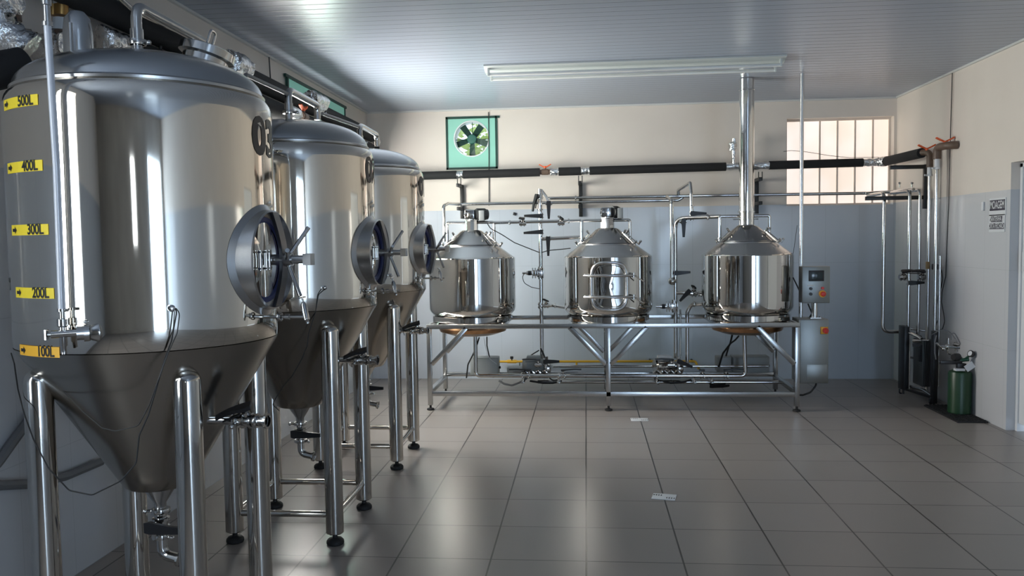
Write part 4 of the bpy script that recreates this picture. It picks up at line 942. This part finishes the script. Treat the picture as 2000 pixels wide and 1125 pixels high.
for x, y in ((2.972, HY0), (3.052, HY1)):
    mb = MB(); mb.tube([(x, y, .06), (x-.035, y, .05), (x-.035, y, .008), (x-.015, y, .006)], .007, 10, fil=.01); mb.cyl((x, y, 0), (x, y, .05), .010, 10); mb.build('foot', M_BLACK, hx)
mb = MB(); mb.tube([at(1776, 650, 7.9), at(1790, 656, 7.8), at(1800, 662, 7.75)], .014, 12); mb.tube([at(1783, 666, 7.8), at(1815, 666, 7.7)], .014, 12); mb.build('inlet_pipes', M_PIPE, hx)
mb = MB(); a = at(1782, 674, 7.75); mb.beam(a, at(1802, 673, 7.72), .03, .03); mb.beam(at(1800, 674, 7.72), at(1797, 706, 7.72), .03, .03, up=(0, 1, 0)); mb.build('black_handle', M_BLACK, hx)

# gas cylinder, regulator, mat
gx, gy_ = 3.088, 7.08
mt_ = thing('rubber_mat', (3.05, 7.1, 0), 'black rubber mat on the floor under the green gas cylinder', 'mat')
mb = MB(); cs = [at_ for at_ in ((2.93, 7.42), (3.165, 7.42), (3.165, 6.76), (2.93, 6.76))]
mb.box((3.05, 7.08, .006), (.235, .66, .012), bev=.003); mb.build('mat_base', M_RUBBER, mt_)
mb = MB()
for i in range(7):
    for j in range(18): mb.box((2.95+.033*i, 6.78+.036*j, .014), (.02, .02, .006))
mb.build('mat_studs', M_RUBBER, mt_)
cy = thing('gas_cylinder', (gx, gy_, .012), 'dark green gas cylinder standing on a black mat at the right wall', 'gas cylinder')
R_ = .089
MB().lathe([(0, .012), (R_-.006, .012), (R_, .02), (R_, .345), (R_-.006, .360), (.06, .372), (.035, .378), (0, .380)], (gx, gy_, 0), seg=36).build('cylinder_body', M_GREENCYL, cy)
MB().cyl((gx, gy_, .375), (gx, gy_, .42), .022, 16).build('neck', M_BRASS, cy)
mb = MB(); mb.box((gx-.03, gy_-.055, .385), (.07, .05, .018)); mb.build('paper_label', M_WHITE, cy)
rg_ = thing('gas_regulator', (gx, gy_, .42), 'gas regulator with round gauges on top of the green cylinder', 'regulator')
mb = MB(); mb.cyl((gx-.02, gy_-.02, .455), (gx+.055, gy_-.03, .465), .016, 16); mb.cyl((gx, gy_, .415), (gx, gy_, .48), .017, 14); mb.cyl((gx+.02, gy_-.03, .465), (gx+.060, gy_-.05, .505), .009, 10); mb.build('regulator_body', mat('green_brass', (.03, .10, .06), .4, .5), rg_)
gq = V(gx+.060, gy_-.06, .515); ga = Vector((-.9, -.35, .35)).normalized()
mb = MB(); mb.lathe([(0, -.012), (.027, -.012), (.029, .012), (.025, .014)], gq, ga, 24); ggo = mb.build('gauge_case', M_BLACK, rg_)
MB().lathe([(.021, .0145), (0, .0150)], gq, ga, 24).build('gauge_face', M_WHITE, ggo)
mb = MB(); mb.lathe([(0, -.012), (.030, -.012), (.033, .03), (.026, .045), (0, .045)], (gx-.035, gy_-.03, .485), Vector((-1, -.4, 0)), 24); mb.build('regulator_knob', M_BLACK, rg_)
mb = MB(); mb.box((gx-.085, gy_-.02, .440), (.17, .04, .030), bev=.004); mb.box((gx-.01, gy_-.04, .412), (.07, .04, .045), bev=.004); mb.build('black_lever_arm', M_BLACK, rg_)
tg_ = MB().box((gx+.035, gy_-.095, .415), (.075, .003, .055), Matrix.Rotation(math.radians(-35), 3, 'Y')).build('hang_tag', M_WHITE, rg_)
wv = thing('tap_manifold', at(1850, 672, 7.35), 'cluster of small steel taps and tubes on the right wall above the cylinder', 'tap')
mb = MB()
W_ = lambda x, y, Y=7.35: at(x, y, Y)
mb.tube([W_(1829, 670), W_(1836, 678), W_(1845, 682)], .010, 10); mb.tube([W_(1852, 660), W_(1852, 690)], .011, 12); mb.tube([W_(1866, 668), W_(1868, 686)], .010, 12)
mb.tube([W_(1838, 676), W_(1880, 680, 7.3)], .009, 10); mb.tube([W_(1853, 690), W_(1866, 695)], .010, 10); mb.ball(W_(1850, 677), .026); mb.ball(W_(1843, 681), .018); mb.ball(W_(1868, 674), .02)
mb.cyl(W_(1862, 672), Vector((XR, 7.3, W_(1862, 672).z)), .012, 12); mb.build('taps', M_PIPE, wv)
mb = MB(); mb.tube([W_(1829, 655), W_(1826, 668), W_(1826, 690), W_(1828, 702)], .005, 8); mb.build('thin_tube', M_GREYCABLE, wv)
tag(cable('gas_hose', [W_(1818, 655, 7.5), W_(1826, 650, 7.45), W_(1840, 643, 7.4), W_(1856, 648, 7.4), W_(1866, 662, 7.35)], .004, M_GREYCABLE), 'thin grey hose arching over the steel taps at the right wall', 'hose')
tag(cable('gas_hose', [W_(1858, 664), W_(1858, 652), W_(1864, 650), W_(1869, 658), W_(1873, 668, 7.3), W_(1880, 676, 7.28)], .004, M_GREYCABLE), 'thin grey hose looping down from the taps to the gas regulator', 'hose')
# plug and wall cables
rw = lambda x, y: atx(x, y, XR-.012)
pg = thing('power_plug', atx(1826, 521, XR-.03), 'black power plug in the right wall above the green cylinder', 'plug')
q = atx(1826, 521, XR-.03); mb = MB(); mb.box(q, (.05, .05, .055), bev=.010); mb.cyl(q, q+V(-.005, -.06, -.005), .012, 12); mb.build('plug_body', M_BLACK, pg)
tag(cable('power_cable', [rw(1832, 522), rw(1839, 527), rw(1841, 545), rw(1838, 562), rw(1832, 578), rw(1831, 588), rw(1835, 606), rw(1836, 616), rw(1829, 632), rw(1827, 641), rw(1832, 645), rw(1840, 643)], .0045, M_CABLE), 'black cable running down from the plug in a narrow loop', 'cable')
tag(cable('power_cable', [rw(1860, 142), rw(1857, 240), rw(1853, 400), rw(1847, 540), rw(1840, 570), rw(1839, 590), rw(1843, 612), rw(1845, 628), rw(1841, 642)], .004, M_CABLE), 'long thin black cable hanging from the ceiling down the right wall', 'cable')
yb_ = YB-.012
tag(cable('power_cable', [at(954, 219, yb_), at(955, 300, yb_), at(955, 402, yb_)], .0045, M_CABLE), 'thin dark cable hanging from the ceiling in front of the fan panel', 'cable')
tag(cable('power_cable', [atx(525, 105, XL+.015), atx(528, 150, XL+.015), atx(529, 160, XL+.015)], .005, M_CABLE), 'short black cable from the ceiling down the left wall', 'cable')
tag(cable('sensor_cable', [at(1530, 296, YB-.004), at(1545, 294, 8.79), at(1571, 296, 8.79), at(1590, 299, 8.79), at(1620, 304, 8.79), at(1660, 308, 8.79), at(1720, 307, 8.79), at(1752, 303, YB-.004)], .0025, M_CABLE), 'thin wire sagging across the frosted window', 'cable')
q = at(1005, 418, YB-.01); tag(MB().box(q, (.030, .018, .030), Matrix.Rotation(.3, 3, 'Y'), bev=.002).build('wall_plug', M_BLACK), 'tiny black square plug on the back wall, left of the upright pipe', 'plug')
# grey hoses low on the left wall
rl = lambda x, y: atx(x, y, XL+.03)
tag(cable('rubber_hose', [rl(-60, 940), rl(0, 948), rl(62, 945), rl(130, 930), rl(197, 902)], .020, M_HOSE, fil=.2), 'grey hose curving level across the lower left wall behind the nearest tank', 'hose')
tag(cable('rubber_hose', [rl(-50, 950), rl(-5, 905), rl(20, 870), rl(55, 822), rl(75, 790)], .020, M_HOSE, fil=.2), 'grey hose slanting up the left wall at the left edge', 'hose')

# ------------------------------------------------------------------ fan panels
def fan_panel(name, label, c, ux, n, w, h, hole, holez):
    """c centre, ux horizontal direction, n inward normal"""
    t = thing(name, Vector(c)-Vector((0, 0, h/2)), label, 'fan'); c, ux, n = Vector(c), Vector(ux), Vector(n)
    P = lambda u, v, d=0: c+ux*u+Z_*v+n*d
    mb = MB(); N_ = 48; fr, bk = [], []
    inner = [(hole*math.cos(2*PI*k/N_), holez+hole*math.sin(2*PI*k/N_)) for k in range(N_)]
    outer = []
    for k in range(N_):
        q = 2*PI*k/N_; dx, dz = math.cos(q), math.sin(q); cand = []
        if dx: cand.append(((w/2 if dx > 0 else -w/2))/dx)
        if dz: cand.append(((h/2 if dz > 0 else -h/2)-holez)/dz)
        s_ = min(v for v in cand if v > 0); outer.append((dx*s_, holez+dz*s_))
    for (x, z) in ((w/2, h/2), (-w/2, h/2), (-w/2, -h/2), (w/2, -h/2)):
        k = min(range(N_), key=lambda i: (outer[i][0]-x)**2+(outer[i][1]-z)**2); outer[k] = (x, z)
    L1 = [mb.bm.verts.new(P(*q, 0)) for q in inner]; L2 = [mb.bm.verts.new(P(*q, 0)) for q in outer]; L3 = [mb.bm.verts.new(P(*q, -.012)) for q in inner]; L4 = [mb.bm.verts.new(P(*q, -.012)) for q in outer]
    for A, B in ((L1, L2), (L2, L4), (L4, L3), (L3, L1)):
        for k in range(N_): mb.bm.faces.new((A[k], A[(k+1) % N_], B[(k+1) % N_], B[k]))
    mb.build('green_sheet', M_TEAL, t, False)
    mb = MB(); b = .022
    for (u, v, a_, b__) in ((0, h/2-b/2, w, b), (0, -h/2+b/2, w, b), (-w/2+b/2, 0, b, h), (w/2-b/2, 0, b, h), (w/2+.01, h/2-b/2, .03, b)):
        pc = P(u, v, .004); mb.box(pc, (a_, .008, b__) if abs(ux.x) > .5 else (.008, a_, b__))
    mb.build('dark_border', M_TEAL_D, t, False)
    cc = P(0, holez, -.05)
    mb = MB(); mb.lathe([(hole, -.12), (hole, .055), (hole+.012, .055), (hole+.012, -.12)], cc, n, 48, closed_prof=True); mb.build('fan_ring', M_WHITE, t)
    for k in range(5):
        a = math.radians(-90+72*k); mb = MB(); d = ux*math.cos(a)+Z_*math.sin(a); s_ = ux*-math.sin(a)+Z_*math.cos(a)
        rows = []
        for r, hw, tw in ((.045, .026, .020), (.09, .030, .016), (hole-.008, .034, .012)):
            rows.append([mb.bm.verts.new(cc+d*r+s_*hw*e+n*(tw*e+o)) for e, o in ((-1, -.002), (1, -.002), (1, .002), (-1, .002))])
        for A, B in zip(rows, rows[1:]):
            for j in range(4): mb.bm.faces.new((A[j], A[(j+1) % 4], B[(j+1) % 4], B[j]))
        mb.bm.faces.new(rows[0]); mb.bm.faces.new(rows[-1][::-1])
        mb.build('fan_blade', mat('dark_green_plastic', (.012, .045, .032), .5), t, False)
    MB().lathe([(0, -.04), (.050, -.04), (.052, .02), (.044, .032), (0, .036)], cc, n, 28).build('fan_hub', mat('hub_green', (.03, .13, .10), .45), t)
    mb = MB(); mb.cyl(cc+Z_*.05-n*.03, cc+Z_*hole-n*.03, .004, 8); mb.cyl(cc-ux*hole-n*.03, cc-ux*.05-n*.03, .004, 8); mb.cyl(cc+ux*hole-n*.03, cc+ux*.05-n*.03, .004, 8); mb.build('fan_strut', M_TEAL_D, t)
    return t
fan_panel('wall_fan', 'five-bladed fan in a green sheet with dark border high on the back wall', (-1.208, YB-.004, 2.548), (1, 0, 0), (0, -1, 0), .555, .56, .182, .045)
gl = thing('green_window_shade', (XL+.02, 7.15, 2.5), 'green sheet with dark border over the left wall opening, above the black ducts', 'shade')
MB().box((XL+.012, 7.15, 2.745), (.012, 1.55, .13), bev=.002).build('green_sheet', M_TEAL, gl)
mb = MB(); mb.box((XL+.016, 7.15, 2.822), (.02, 1.64, .024)); mb.box((XL+.016, 6.38, 2.55), (.02, .024, .54)); mb.box((XL+.016, 7.92, 2.55), (.02, .024, .54)); mb.build('dark_border', M_TEAL_D, gl)
# garden seen through the fan
def foliage():
    mb = MB()
    for k in range(2600):
        p = Vector((random.uniform(-3.2, -.2), random.uniform(10.6, 11.6), random.uniform(2.1, 4.6))); s_ = random.uniform(.05, .12)
        a = Vector((random.uniform(-1, 1), random.uniform(-1, 1), random.uniform(-1, 1))).normalized(); b, c = ortho(a)
        mb.quad(p-b*s_, p+c*s_*.5, p+b*s_, p-c*s_*.5)
    return mb
fo = foliage().build('hedge_foliage', mat('sunlit_leaves', (.55, .66, .26), .5, mottle=(2.5, .5)), smooth=False)
tag(fo, 'sunlit yellow-green leaves outside, seen through the fan opening', 'foliage', kind='stuff')

# ------------------------------------------------------------------ ceiling light, signs, floor drains
lx0, lx1, ly = -.80, 1.56, 6.72
lf = thing('fluorescent_fixture', ((lx0+lx1)/2, ly, ZC-.09), 'long white two-lamp fluorescent fixture on the ceiling, switched off', 'ceiling light')
mb = MB(); prf = [(-.15, 0), (.15, 0), (.15, -.012), (.045, -.045), (-.045, -.045), (-.15, -.012)]
A = [mb.bm.verts.new((lx0, ly+y+.03, ZC-.001+z)) for y, z in prf]; B = [mb.bm.verts.new((lx1, ly+y+.03, ZC-.001+z)) for y, z in prf]
for k in range(6): mb.bm.faces.new((A[k], A[(k+1) % 6], B[(k+1) % 6], B[k]))
mb.bm.faces.new(A[::-1]); mb.bm.faces.new(B); mb.build('fixture_body', M_LAMPW, lf, False)
for dy in (-.075, .125):
    tb = MB().cyl((lx0+.04, ly+dy, ZC-.072), (lx1-.04, ly+dy, ZC-.072), .014, 16).build('tube_lamp', mat('off_tube', (.78, .80, .78), .15), lf)
    for x in (lx0+.035, lx1-.035): MB().box((x, ly+dy, ZC-.055), (.018, .032, .06), bev=.003).build('lamp_holder', M_LAMPW, lf)
def sign(label, y0, z0, w, h, lines):
    t = thing('wall_sign', (XR-.004, y0, z0), label, 'sign')
    MB().box((XR-.003, y0, z0+h/2), (.004, w, h), bev=.0005).build('sign_sheet', M_WHITE, t, False)
    for (txt, zc, size, bw, bh, sq) in lines:
        MB().box((XR-.006, y0, z0+zc), (.002, bw, bh)).build('dark_band', mat('sign_band', (.035, .03, .05), .5), t, False)
        vs, fs = text_mesh(txt, size, .012, 1, sq); mb = MB(); put_flat(mb, vs, fs, lambda u, v: Vector((XR-.0078, y0-u, z0+zc+v))); mb.build('lettering', M_WHITE, t, False)
ysg = atx(1949, 410, XR).y
sign('upper door sign on the right wall, reading MOAGEM in pale letters', ysg, atx(1949, 421, XR).z, .255, .135, (('MOAGEM', .080, .085, .235, .082, .62),))
sign('lower door sign on the right wall, with two lines about keeping the door closed', ysg+.005, atx(1949, 453, XR).z, .245, .135, (('MANTENHA A', .100, .055, .17, .046, .60), ('PORTA FECHADA', .045, .055, .225, .046, .60)))
MB().box((XR-.008, atx(1922, 400, XR).y, atx(1922, 403, XR).z), (.014, .03, .07), bev=.003).build('wall_clip', M_WHITE)
tag(bpy.data.objects['wall_clip'], 'small white clip on the right wall left of the signs', 'clip')
def drain(x, y, label, rot, s_=1):
    p = atz(x, y, 0); t = thing('floor_drain', p, label, 'drain'); Rm = Matrix.Rotation(rot, 3, 'Z')
    MB().box(p+V(0, 0, .002), (.135*s_, .105*s_, .004), Rm, bev=.001).build('drain_plate', M_WHITE, t)
    mb = MB()
    for k in range(4):
        for sx_, sy_ in ((-1, 1), (1, -1)):
            q = Rm @ Vector((sx_*.018*s_+sx_*.014*s_*k, sy_*.020*s_, .0045)); mb.box(p+q, (.006, .022-.003*abs(k-1), .001), Rm)
    mb.build('drain_slots', M_BLACK, t)
drain(1297, 971, 'white slotted floor drain cover, nearer of the two', math.radians(-12)); drain(1249, 820, 'white slotted floor drain cover, farther one in front of the stand', 0, 1.05)
# -----------------------------------------------------------------@@MORE
